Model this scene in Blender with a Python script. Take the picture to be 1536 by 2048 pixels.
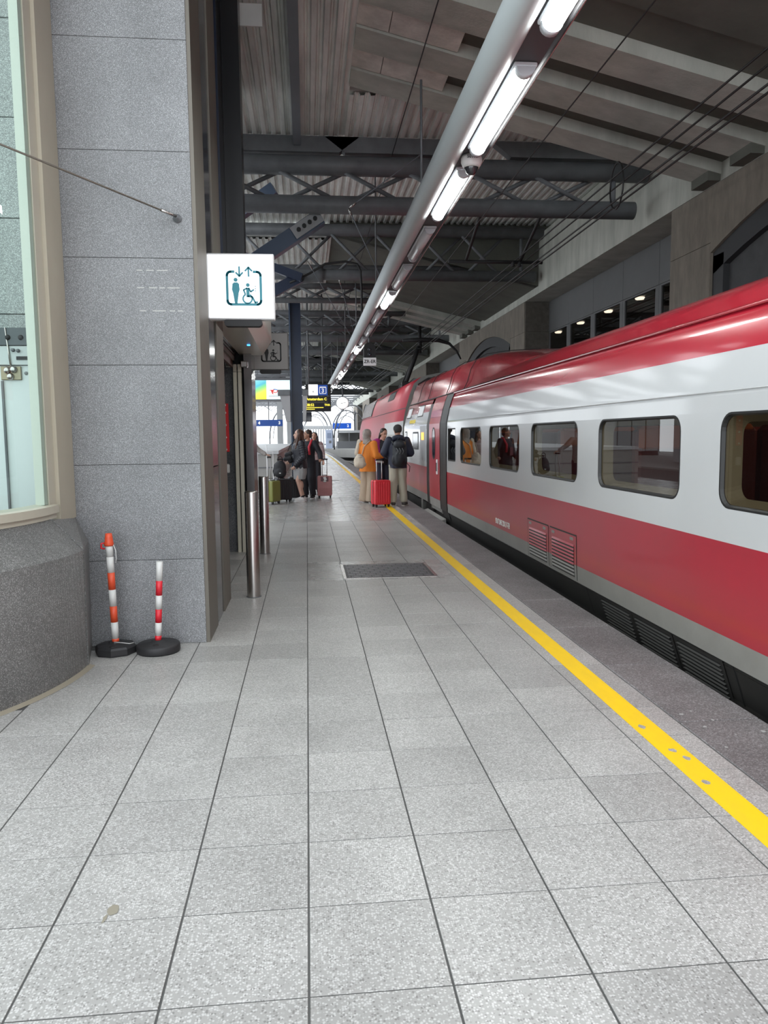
import bpy, bmesh, math, random
from mathutils import Vector, Matrix, noise
random.seed(7)
for o in list(bpy.data.objects): bpy.data.objects.remove(o)
SC = bpy.context.scene
COL = SC.collection
PI = math.pi
# ------------------------------------------------------------------ camera
CAM_H = 1.5209
YAW, PITCH, ROLL, FPX = .0997, .1002, -.0104, 1519.1
cd = bpy.data.cameras.new('camera'); cam = bpy.data.objects.new('camera', cd); COL.objects.link(cam)
_r = Vector((math.cos(YAW), -math.sin(YAW), 0)); _f = Vector((math.sin(YAW), math.cos(YAW), 0)); _u = Vector((0, 0, 1))
_f2 = _f*math.cos(PITCH) - _u*math.sin(PITCH); _u2 = _u*math.cos(PITCH) + _f*math.sin(PITCH)
_r3 = _r*math.cos(ROLL) + _u2*math.sin(ROLL); _u3 = _u2*math.cos(ROLL) - _r*math.sin(ROLL)
mw = Matrix((( _r3.x, _u3.x, -_f2.x, 0), (_r3.y, _u3.y, -_f2.y, 0), (_r3.z, _u3.z, -_f2.z, CAM_H), (0, 0, 0, 1)))
cam.matrix_world = mw
cd.sensor_fit = 'VERTICAL'; cd.sensor_height = 36; cd.lens = 36*FPX/2048; cd.clip_end = 1000; cd.clip_start = .05
SC.camera = cam
# ------------------------------------------------------------------ sky and exposure
W = bpy.data.worlds.new('overcast sky'); SC.world = W; W.use_nodes = True
bg = W.node_tree.nodes['Background']; bg.inputs[0].default_value = (.90, .95, 1.0, 1); bg.inputs[1].default_value = 3.3
SC.view_settings.view_transform = 'Standard'; SC.view_settings.look = 'None'
SC.view_settings.exposure = -0.1; SC.view_settings.gamma = 1.0; SC.view_settings.use_curve_mapping = False
# ------------------------------------------------------------------ mesh builder
class MB:
    def __init__(s): s.v = []; s.f = []; s.m = []; s.sm = []
    def add(s, vs, fs, mi=0, sm=False):
        b = len(s.v); s.v += [tuple(p) for p in vs]
        for f in fs: s.f.append(tuple(b+i for i in f)); s.m.append(mi); s.sm.append(sm)
        return s
    def box(s, x0, x1, y0, y1, z0, z1, mi=0):
        vs = [(x, y, z) for z in (z0, z1) for y in (y0, y1) for x in (x0, x1)]
        return s.add(vs, [(0,2,3,1),(4,5,7,6),(0,1,5,4),(2,6,7,3),(0,4,6,2),(1,3,7,5)], mi)
    def bbox(s, x0, x1, y0, y1, z0, z1, b, mi=0):       # box with chamfered edges
        vs = []; fs = []
        idx = {}
        for sx in (0, 1):
            for sy in (0, 1):
                for sz in (0, 1):
                    X = x1 if sx else x0; Y = y1 if sy else y0; Z = z1 if sz else z0
                    ix = -b if sx else b; iy = -b if sy else b; iz = -b if sz else b
                    idx[sx, sy, sz] = len(vs)
                    vs += [(X, Y+iy, Z+iz), (X+ix, Y, Z+iz), (X+ix, Y+iy, Z)]
        def q(a, ax):
            return idx[a]+ax
        for ax in range(3):
            o = [i for i in range(3) if i != ax]
            for sgn in (0, 1):
                c = []
                for (p, r) in ((0,0),(1,0),(1,1),(0,1)):
                    k = [0,0,0]; k[ax] = sgn; k[o[0]] = p; k[o[1]] = r; c.append(q(tuple(k), ax))
                fs.append(c if sgn else c[::-1])
        for ax in range(3):
            o = [i for i in range(3) if i != ax]
            for p in (0, 1):
                for r in (0, 1):
                    k0 = [0,0,0]; k0[o[0]] = p; k0[o[1]] = r; k1 = list(k0); k1[ax] = 1
                    fs.append((q(tuple(k0), o[0]), q(tuple(k1), o[0]), q(tuple(k1), o[1]), q(tuple(k0), o[1])))
        for k, i in idx.items(): fs.append((i, i+1, i+2))
        return s.add(vs, fs, mi)
    def cyl(s, p0, p1, r0, r1=None, n=12, mi=0, caps=True, sm=True):
        p0 = Vector(p0); p1 = Vector(p1); r1 = r0 if r1 is None else r1
        d = (p1-p0).normalized(); a = d.orthogonal().normalized(); b = d.cross(a)
        vs = []
        for p, r in ((p0, r0), (p1, r1)):
            for i in range(n):
                t = 2*PI*i/n; vs.append(p + (a*math.cos(t)+b*math.sin(t))*r)
        s.add(vs, [(i, (i+1) % n, n+(i+1) % n, n+i) for i in range(n)], mi, sm)
        if caps:
            s.add(vs[:n], [tuple(range(n))[::-1]], mi); s.add(vs[n:], [tuple(range(n))], mi)
        return s
    def bar(s, p0, p1, w, h, mi=0, up=(0,0,1)):          # rectangular bar along p0-p1
        p0 = Vector(p0); p1 = Vector(p1); d = (p1-p0).normalized(); u = Vector(up)
        a = d.cross(u).normalized(); u = a.cross(d)
        vs = [p + a*w/2*i + u*h/2*j for p in (p0, p1) for i, j in ((-1,-1),(1,-1),(1,1),(-1,1))]
        return s.add(vs, [(0,1,2,3),(7,6,5,4),(0,4,5,1),(1,5,6,2),(2,6,7,3),(3,7,4,0)], mi)
    def tube(s, pts, r, n=8, mi=0):
        pts = [Vector(p) for p in pts]; rings = []; ref = None
        for i, p in enumerate(pts):
            d = ((pts[min(i+1, len(pts)-1)]-pts[max(i-1, 0)])).normalized()
            if ref is None: ref = d.orthogonal().normalized()
            ref = (ref - d*ref.dot(d)).normalized(); b = d.cross(ref)
            rr = r[i] if isinstance(r, (list, tuple)) else r
            rings.append([p+(ref*math.cos(2*PI*k/n)+b*math.sin(2*PI*k/n))*rr for k in range(n)])
        vs = [v for g in rings for v in g]
        fs = [(i*n+k, i*n+(k+1) % n, (i+1)*n+(k+1) % n, (i+1)*n+k) for i in range(len(pts)-1) for k in range(n)]
        s.add(vs, fs, mi, True)
        s.add(rings[0], [tuple(range(n))[::-1]], mi); s.add(rings[-1], [tuple(range(n))], mi)
        return s
    def lathe(s, c, prof, n=24, mi=0, axis='z', sm=True):  # prof [(r,h)]
        c = Vector(c); vs = []
        for r, h in prof:
            for i in range(n):
                t = 2*PI*i/n
                if axis == 'z': vs.append(c+Vector((r*math.cos(t), r*math.sin(t), h)))
                elif axis == 'y': vs.append(c+Vector((r*math.cos(t), h, r*math.sin(t))))
                else: vs.append(c+Vector((h, r*math.cos(t), r*math.sin(t))))
        k = len(prof)
        return s.add(vs, [(j*n+i, j*n+(i+1) % n, (j+1)*n+(i+1) % n, (j+1)*n+i) for j in range(k-1) for i in range(n)], mi, sm)
    def prism(s, poly, a0, a1, axis='y', mi=0):           # poly of 2D points extruded along axis
        def P(u, v, a): return {'y': (u, a, v), 'x': (a, u, v), 'z': (u, v, a)}[axis]
        n = len(poly); vs = [P(u, v, a0) for u, v in poly]+[P(u, v, a1) for u, v in poly]
        return s.add(vs, [tuple(range(n)), tuple(range(n, 2*n))[::-1]]+[(i, n+i, n+(i+1) % n, (i+1) % n) for i in range(n)], mi)
    def sph(s, c, r, n=12, m=8, mi=0, mat=None):
        vs = []; rx, ry, rz = r if isinstance(r, (tuple, list)) else (r, r, r)
        c = Vector(c)
        for j in range(m+1):
            ph = PI*j/m
            for i in range(n):
                t = 2*PI*i/n; p = Vector((rx*math.sin(ph)*math.cos(t), ry*math.sin(ph)*math.sin(t), rz*math.cos(ph)))
                if mat: p = mat @ p
                vs.append(c+p)
        return s.add(vs, [(j*n+i, (j+1)*n+i, (j+1)*n+(i+1) % n, j*n+(i+1) % n) for j in range(m) for i in range(n)], mi, True)
    def ring(s, outer, inner, f, mi=0):                   # flat ring between two loops of 2D points, f maps to 3D
        n = len(outer); vs = [f(*p) for p in outer]+[f(*p) for p in inner]
        return s.add(vs, [(i, (i+1) % n, n+(i+1) % n, n+i) for i in range(n)], mi)
    def mesh(s, name):
        me = bpy.data.meshes.new(name); me.from_pydata(s.v, [], s.f)
        for p, m, q in zip(me.polygons, s.m, s.sm): p.material_index = m; p.use_smooth = q
        bm = bmesh.new(); bm.from_mesh(me)
        bmesh.ops.remove_doubles(bm, verts=bm.verts, dist=1e-5)
        bmesh.ops.recalc_face_normals(bm, faces=bm.faces)
        bm.to_mesh(me); bm.free(); me.update()
        return me
    def build(s, name, mat, parent=None, loc=None, rz=0):
        me = s.mesh(name)
        for m in (mat if isinstance(mat, (list, tuple)) else [mat]): me.materials.append(m)
        return link(name, me, parent, loc, rz)
def link(name, me, parent=None, loc=None, rz=0):
    o = bpy.data.objects.new(name, me); COL.objects.link(o)
    if parent: o.parent = parent
    if loc: o.location = loc
    if rz: o.rotation_euler.z = rz
    return o
def empty(name, loc=(0,0,0), rz=0, parent=None):
    o = bpy.data.objects.new(name, None); COL.objects.link(o); o.location = loc; o.rotation_euler.z = rz; o.empty_display_size = .1
    if parent: o.parent = parent
    return o
def tag(o, label, cat, group=None):
    o['label'] = label; o['category'] = cat
    if group: o['group'] = group
    return o
def struct(o, label=None):
    o['kind'] = 'structure'
    if label: o['label'] = label
    return o
def copy_tree(o, parent=None):
    c = o.copy(); COL.objects.link(c)
    if parent: c.parent = parent
    for ch in list(o.children): copy_tree(ch, c)
    return c
def rr(w, h, r, n=5, cx=0, cy=0):
    pts = []
    for k, (sx, sy) in enumerate(((1,1),(-1,1),(-1,-1),(1,-1))):
        for i in range(n+1):
            t = k*PI/2 + PI/2*i/n
            pts.append((cx+sx*(w/2-r)+r*math.cos(t), cy+sy*(h/2-r)+r*math.sin(t)))
    return pts
def rcorner(w, h, n=5, cx=0, cy=0):
    return [(cx+sx*w/2, cy+sy*h/2) for sx, sy in ((1,1),(-1,1),(-1,-1),(1,-1)) for i in range(n+1)]
TMP = bpy.data.scenes.new('scratch')      # emptied and removed at the end; keeps mesh evaluation quick
def evaluated(o):
    TMP.collection.objects.link(o); vl = TMP.view_layers[0]; vl.update(); dg = vl.depsgraph; dg.update()
    return bpy.data.meshes.new_from_object(o.evaluated_get(dg))
def text_mesh(txt, size, depth=.001, align='CENTER', bold=0):
    cu = bpy.data.curves.new('t', 'FONT'); cu.body = txt; cu.size = size; cu.extrude = depth; cu.align_x = align; cu.align_y = 'CENTER'
    cu.offset = bold; cu.resolution_u = 3
    o = bpy.data.objects.new('t', cu); me = evaluated(o)
    bpy.data.objects.remove(o); bpy.data.curves.remove(cu)
    return me
def text(name, txt, size, mat, loc, rot, parent=None, bold=0, align='CENTER', sx=1):
    me = text_mesh(txt, size, .0008, align, bold); me.materials.append(mat)
    o = link(name, me, parent); o.location = loc; o.rotation_euler = rot; o.scale.x = sx
    return o
FACE = (PI/2, 0, 0)          # text standing up and facing -y
FACEX = (PI/2, 0, -PI/2)     # text standing up and facing -x
# ------------------------------------------------------------------ materials
def s2l(c):
    return tuple(x/12.92 if x <= .04045 else ((x+.055)/1.055)**2.4 for x in c)
def rgb(r, g, b): return s2l((r/255, g/255, b/255))
_M = {}
def mat(name, col, rough=.5, metal=0, spec=.5, noise_amt=0, noise_scale=5, col2=None, bump=0, bump_scale=60, emit=None, es=0, stretch=(1,1,1), rvar=0, rand=0, coat=0):
    if name in _M: return _M[name]
    m = bpy.data.materials.new(name); m.use_nodes = True; nt = m.node_tree; N = nt.nodes; L = nt.links
    b = N['Principled BSDF']; b.inputs['Base Color'].default_value = (*col, 1); b.inputs['Roughness'].default_value = rough
    b.inputs['Metallic'].default_value = metal; b.inputs['Specular IOR Level'].default_value = spec
    if coat: b.inputs['Coat Weight'].default_value = coat; b.inputs['Coat Roughness'].default_value = .08
    cur = None
    if noise_amt or bump:
        g = N.new('ShaderNodeNewGeometry'); mp = N.new('ShaderNodeMapping'); L.new(g.outputs['Position'], mp.inputs['Vector']); mp.inputs['Scale'].default_value = stretch
    if noise_amt:
        n = N.new('ShaderNodeTexNoise'); n.inputs['Scale'].default_value = noise_scale; n.inputs['Detail'].default_value = 6; n.inputs['Roughness'].default_value = .62
        L.new(mp.outputs[0], n.inputs['Vector'])
        r = N.new('ShaderNodeMapRange'); r.inputs[1].default_value = .3; r.inputs[2].default_value = .7; r.inputs[3].default_value = 0; r.inputs[4].default_value = noise_amt
        L.new(n.outputs['Fac'], r.inputs[0])
        mx = N.new('ShaderNodeMix'); mx.data_type = 'RGBA'
        mx.inputs[6].default_value = (*col, 1); mx.inputs[7].default_value = (*(col2 or tuple(c*.5 for c in col)), 1)
        L.new(r.outputs[0], mx.inputs[0]); cur = mx.outputs[2]
        if rvar:
            rr_ = N.new('ShaderNodeMapRange'); rr_.inputs[1].default_value = .3; rr_.inputs[2].default_value = .7; rr_.inputs[3].default_value = rough; rr_.inputs[4].default_value = rough+rvar
            L.new(n.outputs['Fac'], rr_.inputs[0]); L.new(rr_.outputs[0], b.inputs['Roughness'])
    if rand:
        oi = N.new('ShaderNodeObjectInfo'); r2 = N.new('ShaderNodeMapRange'); r2.inputs[3].default_value = 1-rand; r2.inputs[4].default_value = 1+rand
        L.new(oi.outputs['Random'], r2.inputs[0])
        mm = N.new('ShaderNodeVectorMath'); mm.operation = 'SCALE'
        if cur: L.new(cur, mm.inputs[0])
        else: mm.inputs[0].default_value = col
        L.new(r2.outputs[0], mm.inputs['Scale']); cur = mm.outputs[0]
    if cur: L.new(cur, b.inputs['Base Color'])
    if bump:
        n2 = N.new('ShaderNodeTexNoise'); n2.inputs['Scale'].default_value = bump_scale; n2.inputs['Detail'].default_value = 4; L.new(mp.outputs[0], n2.inputs['Vector'])
        bp = N.new('ShaderNodeBump'); bp.inputs['Strength'].default_value = bump; bp.inputs['Distance'].default_value = .01
        L.new(n2.outputs['Fac'], bp.inputs['Height']); L.new(bp.outputs[0], b.inputs['Normal'])
    if emit:
        b.inputs['Emission Color'].default_value = (*emit, 1); b.inputs['Emission Strength'].default_value = es
    _M[name] = m; return m
def speckle(name, base, light, dark, scale, rough, rand=0, spec=.5, blot=.15, frac=(.62, .7), dfrac=(.3, .38), stretch=(1,1,1), rvar=0):
    if name in _M: return _M[name]
    m = bpy.data.materials.new(name); m.use_nodes = True; nt = m.node_tree; N = nt.nodes; L = nt.links
    b = N['Principled BSDF']; b.inputs['Roughness'].default_value = rough; b.inputs['Specular IOR Level'].default_value = spec
    g = N.new('ShaderNodeNewGeometry'); mp = N.new('ShaderNodeMapping'); mp.inputs['Scale'].default_value = stretch
    L.new(g.outputs['Position'], mp.inputs['Vector'])
    v = N.new('ShaderNodeTexVoronoi'); v.inputs['Scale'].default_value = scale; L.new(mp.outputs[0], v.inputs['Vector'])
    sp = N.new('ShaderNodeSeparateColor'); L.new(v.outputs['Color'], sp.inputs[0])
    def rng(src, a, c):
        r = N.new('ShaderNodeMapRange'); r.inputs[1].default_value = a; r.inputs[2].default_value = c; L.new(src, r.inputs[0]); return r.outputs[0]
    # chips: bright where the cell's random value is high and near the cell's core
    core = rng(v.outputs['Distance'], .62, .38)
    ml = N.new('ShaderNodeMath'); ml.operation = 'MULTIPLY'; L.new(rng(sp.outputs[0], *frac), ml.inputs[0]); L.new(core, ml.inputs[1])
    md = N.new('ShaderNodeMath'); md.operation = 'MULTIPLY'; L.new(rng(sp.outputs[0], dfrac[1], dfrac[0]), md.inputs[0]); L.new(core, md.inputs[1])
    m1 = N.new('ShaderNodeMix'); m1.data_type = 'RGBA'; m1.inputs[6].default_value = (*base, 1); m1.inputs[7].default_value = (*light, 1); L.new(ml.outputs[0], m1.inputs[0])
    m2 = N.new('ShaderNodeMix'); m2.data_type = 'RGBA'; m2.inputs[7].default_value = (*dark, 1); L.new(m1.outputs[2], m2.inputs[6]); L.new(md.outputs[0], m2.inputs[0])
    n = N.new('ShaderNodeTexNoise'); n.inputs['Scale'].default_value = 2.2; n.inputs['Detail'].default_value = 5; L.new(g.outputs['Position'], n.inputs['Vector'])
    r = N.new('ShaderNodeMapRange'); r.inputs[1].default_value = .3; r.inputs[2].default_value = .7; r.inputs[3].default_value = 1-blot; r.inputs[4].default_value = 1+blot; L.new(n.outputs['Fac'], r.inputs[0])
    fac = r.outputs[0]
    if rand:
        oi = N.new('ShaderNodeObjectInfo'); r2 = N.new('ShaderNodeMapRange'); r2.inputs[3].default_value = 1-rand; r2.inputs[4].default_value = 1+rand
        L.new(oi.outputs['Random'], r2.inputs[0]); mm = N.new('ShaderNodeMath'); mm.operation = 'MULTIPLY'; L.new(fac, mm.inputs[0]); L.new(r2.outputs[0], mm.inputs[1]); fac = mm.outputs[0]
    vm = N.new('ShaderNodeVectorMath'); vm.operation = 'SCALE'; L.new(m2.outputs[2], vm.inputs[0]); L.new(fac, vm.inputs['Scale']); L.new(vm.outputs[0], b.inputs['Base Color'])
    if rvar:
        r3 = N.new('ShaderNodeMapRange'); r3.inputs[1].default_value = .3; r3.inputs[2].default_value = .7; r3.inputs[3].default_value = rough; r3.inputs[4].default_value = rough+rvar
        L.new(n.outputs['Fac'], r3.inputs[0]); L.new(r3.outputs[0], b.inputs['Roughness'])
    _M[name] = m; return m
def glass(name, tint, rough=.01, ior=1.5, absorb=.0):
    if name in _M: return _M[name]
    m = bpy.data.materials.new(name); m.use_nodes = True; nt = m.node_tree; N = nt.nodes; L = nt.links
    N.remove(N['Principled BSDF']); out = N['Material Output']
    t = N.new('ShaderNodeBsdfTransparent'); t.inputs[0].default_value = (*tint, 1)
    gl = N.new('ShaderNodeBsdfGlossy'); gl.inputs['Roughness'].default_value = rough; gl.inputs[0].default_value = (.95,.97,.96,1)
    fr = N.new('ShaderNodeFresnel'); ge = N.new('ShaderNodeNewGeometry'); mr = N.new('ShaderNodeMapRange'); mr.inputs[3].default_value = ior; mr.inputs[4].default_value = 1/ior; L.new(ge.outputs['Backfacing'], mr.inputs[0]); L.new(mr.outputs[0], fr.inputs[0])
    mx = N.new('ShaderNodeMixShader'); L.new(fr.outputs[0], mx.inputs[0]); L.new(t.outputs[0], mx.inputs[1]); L.new(gl.outputs[0], mx.inputs[2]); L.new(mx.outputs[0], out.inputs[0])
    _M[name] = m; return m
def emis(name, col, s):
    return mat(name, tuple(c*.8 for c in col), .5, emit=col, es=s)
TILE = speckle('terrazzo tile', (.33,.325,.31), (.50,.495,.48), (.21,.205,.195), 135, .30, rand=.09, blot=.08, frac=(.45,.6), dfrac=(.1,.25), rvar=.12)
TILEFAR = speckle('terrazzo paving', (.33,.325,.31), (.50,.495,.48), (.21,.205,.195), 135, .24, blot=.08, frac=(.45,.6), dfrac=(.1,.25), rvar=.06)
GROUT = mat('grey grout', (.075,.075,.072), .8, noise_amt=.4, noise_scale=3)
KERB = speckle('dark kerb stone', (.155,.145,.145), (.27,.26,.26), (.085,.08,.08), 130, .55, rand=.06, blot=.2)
YEL = mat('yellow paint', (.93,.60,.0), .45, noise_amt=.28, noise_scale=14, col2=(.70,.46,.04), stretch=(1,.35,1))
GRAN = speckle('flamed grey granite', (.185,.19,.196), (.42,.43,.445), (.11,.114,.118), 290, .42, rand=.03, blot=.14, frac=(.6,.72), dfrac=(.25,.42))
GRAND = speckle('brown grey granite', (.14,.14,.135), (.31,.31,.30), (.075,.075,.073), 190, .42, rand=.03, blot=.2, frac=(.66,.76), dfrac=(.25,.42))
GRANK = speckle('black granite', (.085,.09,.095), (.20,.20,.21), (.02,.02,.02), 190, .3, blot=.35)
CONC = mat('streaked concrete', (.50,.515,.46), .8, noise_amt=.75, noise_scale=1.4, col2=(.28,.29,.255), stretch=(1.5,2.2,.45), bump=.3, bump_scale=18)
CONCD = mat('sooty shaded concrete', (.135,.14,.118), .85, noise_amt=.7, noise_scale=1.1, col2=(.07,.074,.062), bump=.25, bump_scale=14)  # soot, plus the shade between the slab ribs put into the colour
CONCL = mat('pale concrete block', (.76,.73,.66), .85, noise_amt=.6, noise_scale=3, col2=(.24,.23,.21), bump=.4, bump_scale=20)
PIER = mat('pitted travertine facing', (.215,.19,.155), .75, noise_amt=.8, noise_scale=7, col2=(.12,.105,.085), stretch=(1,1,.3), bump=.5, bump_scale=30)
PIERD = mat('shaded pier return', (.12,.108,.09), .75, noise_amt=.7, noise_scale=8, col2=(.06,.055,.048), bump=.3, bump_scale=30)  # pier facing colour darkened, so the shade of the return is painted in
CORR = mat('weathered metal decking', (.86,.87,.83), .5, metal=.0, noise_amt=.75, noise_scale=1.6, col2=(.40,.40,.38), stretch=(3,.5,1))
STEEL = mat('grey painted steel', (.155,.165,.175), .5, noise_amt=.45, noise_scale=3, col2=(.04,.042,.046), bump=.1, bump_scale=50)
STEELL = mat('light painted steel', (.17,.185,.21), .5, noise_amt=.35, noise_scale=2, col2=(.11,.12,.135))
NAVY = mat('navy painted steel', (.022,.032,.062), .32, noise_amt=.3, noise_scale=2, col2=(.012,.018,.035))
NAVYG = mat('glossy dark panel', (.02,.022,.032), .12, spec=.7)
BROWN = mat('bronze grey trim', (.165,.15,.125), .5, metal=.35, noise_amt=.4, noise_scale=3, col2=(.10,.092,.078), stretch=(1,1,.3))
BLK = mat('matt black', (.012,.012,.013), .6)
RUB = mat('black rubber', (.018,.018,.02), .55, noise_amt=.3, noise_scale=9, col2=(.03,.03,.03))
CREAM = mat('cream powder coat', (.52,.49,.40), .4, noise_amt=.3, noise_scale=3, col2=(.42,.39,.31))
CREAMD = mat('aged cream flange', (.46,.42,.33), .45, noise_amt=.35, noise_scale=4, col2=(.37,.335,.26))
INOX = mat('brushed stainless steel', (.48,.46,.44), .26, metal=1, noise_amt=.25, noise_scale=40, col2=(.36,.345,.33), stretch=(1,1,.05))
INOXS = mat('polished steel soffit', (.56,.52,.45), .3, metal=.3, noise_amt=.2, noise_scale=2, col2=(.36,.34,.31))
WHITE = mat('white lacquer', (.78,.78,.78), .35)
OFFW = mat('off white paint', (.62,.62,.60), .5, noise_amt=.2, noise_scale=3)
TEAL = mat('teal print', rgb(30,125,140), .4, emit=rgb(30,125,140), es=.15)
SIGNW = mat('backlit white acrylic', (.8,.8,.8), .3, emit=(.95,.97,1), es=.75)
# ================================================================== floor
YF = 1.9408; XF = -.0247; T = .4
def bend(y): return 0 if y < 50 else -(y-50)**2/1450
def strip(x0, x1, y0, y1, z0, z1, step=2.0, mi=0, mb=None):      # long slab that follows the platform's curve
    mb = mb or MB(); n = max(1, int((y1-y0)/step)); 
    ys = [y0+(y1-y0)*i/n for i in range(n+1)]
    for a, b in zip(ys, ys[1:]):
        vs = [(x+bend(y), y, z) for z in (z0, z1) for y in (a, b) for x in (x0, x1)]
        mb.add(vs, [(4,5,7,6),(0,4,6,2),(1,3,7,5)], mi)
        if a == ys[0]: mb.add(vs, [(0,1,5,4)], mi)
    return mb
EDGE = 2.37
fl = strip(-9.5, EDGE-.02, -8, 110, -.9, -.0022).build('floor', GROUT); struct(fl, 'grey station platform paved with speckled square tiles')
GL, GT = .0034, .0024      # half joint widths: along and across the platform
tile_me = {}
def tile(x0, x1, y0, y1):
    k = (round(x1-x0, 3), round(y1-y0, 3))
    if k not in tile_me:
        w, h = k; m = MB(); b = .0008
        x0_, x1_, y0_, y1_ = -w/2+GL, w/2-GL, -h/2+GT, h/2-GT
        vs = [(x0_,y0_,-.02),(x1_,y0_,-.02),(x1_,y1_,-.02),(x0_,y1_,-.02),(x0_,y0_,-b),(x1_,y0_,-b),(x1_,y1_,-b),(x0_,y1_,-b),(x0_+b,y0_+b,0),(x1_-b,y0_+b,0),(x1_-b,y1_-b,0),(x0_+b,y1_-b,0)]
        m.add(vs, [(8,9,10,11)]+[(4+i,4+(i+1) % 4,8+(i+1) % 4,8+i) for i in range(4)]+[(i,(i+1) % 4,4+(i+1) % 4,4+i) for i in range(4)])
        me = m.mesh('paving_tile'); me.materials.append(TILE); tile_me[k] = me
    return tile_me[k]
far = MB(); ntile = 0
GRATE = (.36, 1.385, 8.02, 8.92)
def addfar(x0, x1, y0, y1):
    vs = [(x+bend(y), y, z) for z in (-.02, 0) for y in (y0+GT, y1-GT) for x in (x0+GL, x1-GL)]
    far.add(vs, [(4,5,7,6),(0,1,5,4),(2,6,7,3),(0,4,6,2),(1,3,7,5)])
for n in range(-4, 150):
    y0 = YF+T*n; y1 = y0+T
    for c in range(-16, 5):
        x0 = XF+T*c; x1 = x0+T if c < 4 else 1.92
        if c < -7 and y1 < 13: continue
        if x1 < -.85 and 5.9 < y1 < 7.1: continue
        if x0 < -1.9 and y1 > 4.6 and y1 < 13: continue
        gx0, gx1, gy0, gy1 = GRATE
        if x0 < gx1-.01 and x1 > gx0+.01 and y0 < gy1-.01 and y1 > gy0+.01:
            for (a, b, e, d) in ((x0, min(x1, gx0), y0, y1), (max(x0, gx1), x1, y0, y1), (max(x0, gx0), min(x1, gx1), y0, gy0), (max(x0, gx0), min(x1, gx1), gy1, y1)):
                if b-a > .012 and d-e > .012: addfar(a, b, e, d)
            continue
        vis = n >= -1 and y1 < 13.9 and x1 > -1.95
        if y0 > 4.3 and x1 < -1.4: vis = False
        if y0 > 5.6 and x1 < -.9: vis = False
        if vis and ntile < 298:
            link('paving_tile', tile(x0, x1, y0, y1), fl, ((x0+x1)/2, (y0+y1)/2, random.uniform(-.0008, .0006))); ntile += 1
        else: addfar(x0, x1, y0, y1)
fo = far.build('paving_tiles', TILEFAR, fl); fo['kind'] = 'stuff'
strip(-9.5, 1.92, YF+T*150, 110, -.05, -.001).build('far_paving', TILEFAR, fl)
strip(-9.5, EDGE-.1, -8, YF-4*T, -.05, -.001).build('near_paving', TILEFAR, fl)
# kerb stones along the edge
km = MB()
km.bbox(1.923, EDGE, -.497, .497, -.3, .002, .006)
kme = km.mesh('kerb_stone'); kme.materials.append(KERB)
for i in range(60):
    y = .2+i*1.0
    link('kerb_stone', kme, fl, (bend(y), y, random.uniform(-.001, .001)))
strip(1.923, EDGE, 59.7, 110, -.3, .002).build('far_kerb', KERB, fl)
strip(EDGE-.04, EDGE-.02, -8, 110, -1.2, -.28).build('platform_face', CONCD, fl)
# yellow safety line with a few worn spots
yo = strip(1.652, 1.785, -2, 100, .0008, .0022, 1.0).build('yellow_safety_line', YEL); tag(yo, 'yellow painted safety line along the platform edge', 'line marking')
for x, y in ((1.70,3.66),(1.72,3.36),(1.74,3.27),(1.70,3.02)):
    wm = MB(); wm.add([(x+.018*math.cos(a)*random.uniform(.7,1.2), y+.03*math.sin(a)*random.uniform(.6,1.2), .0024) for a in [i*PI/4 for i in range(8)]], [tuple(range(8))]); wm.build('worn_spot', TILEFAR, yo)
def blotch(name, x, y, rx, ry, m_, z=.0012, n=11):
    mb = MB(); mb.add([(x+rx*math.cos(2*PI*i/n)*random.uniform(.55,1.2), y+ry*math.sin(2*PI*i/n)*random.uniform(.55,1.2), z) for i in range(n)], [tuple(range(n))]); return mb.build(name, m_, fl)
GUM = mat('dried spill', (.24,.22,.17), .6); DROP = mat('white dropping', (.40,.40,.39), .7)
blotch('stain', -.655, 2.40, .022, .035, GUM); blotch('stain', -.672, 2.355, .006, .03, GUM)
for x, y, r in ((1.985,3.80,.022),(2.06,3.84,.012),(2.02,3.62,.016),(2.11,3.70,.014),(2.17,3.78,.01),(1.99,3.36,.014),(2.28,3.52,.02),(2.12,3.5,.008)): blotch('dropping', x, y, r*.7, r*.8, DROP, .0042)
# floor grate
g = empty('floor_grate', ((GRATE[0]+GRATE[1])/2, (GRATE[2]+GRATE[3])/2, 0)); tag(g, 'dark metal access cover with woven tread pattern set in paving near yellow line', 'floor cover')
IRON = mat('dark tread iron', (.06,.06,.065), .45, metal=.6, noise_amt=.4, noise_scale=12, col2=(.12,.12,.12))
w, h = GRATE[1]-GRATE[0], GRATE[3]-GRATE[2]
m = MB(); fr_ = lambda x, y: (x, y, .001)
for (a, b, c, d) in ((-w/2,w/2,-h/2,-h/2+.02),(-w/2,w/2,h/2-.02,h/2),(-w/2,-w/2+.035,-h/2+.02,h/2-.02),(w/2-.035,w/2,-h/2+.02,h/2-.02)): m.box(a, b, c, d, -.002, .004)
m.build('frame', INOX, g)
MB().box(-w/2+.036, w/2-.036, -h/2+.021, h/2-.021, -.0021, -.0005).build('plate', IRON, g)
m = MB()
nx, ny = 16, 7
for i in range(nx):
    for j in range(ny):
        cx = -w/2+.06+(w-.12)*(i+.5)/nx; cy = -h/2+.04+(h-.08)*(j+.5)/ny
        if (i+j) % 2: m.box(cx-.027, cx+.027, cy-.05, cy+.05, -.0006, .0035)
        else: m.box(cx-.024, cx-.010, cy-.05, cy+.05, -.0006, .0035); m.box(cx+.010, cx+.024, cy-.05, cy+.05, -.0006, .0035)
o = m.build('tread_lugs', mat('tread lug', (.16,.16,.17), .4, metal=.6), g); o['kind'] = 'stuff'
g = empty('drain_grate', (.62, 26.3, 0)); tag(g, 'narrow dark drain cover across the far platform paving', 'drain')
MB().box(-.45, .45, -.16, .16, -.0008, .0025).build('frame', IRON, g)
m = MB()
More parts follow.
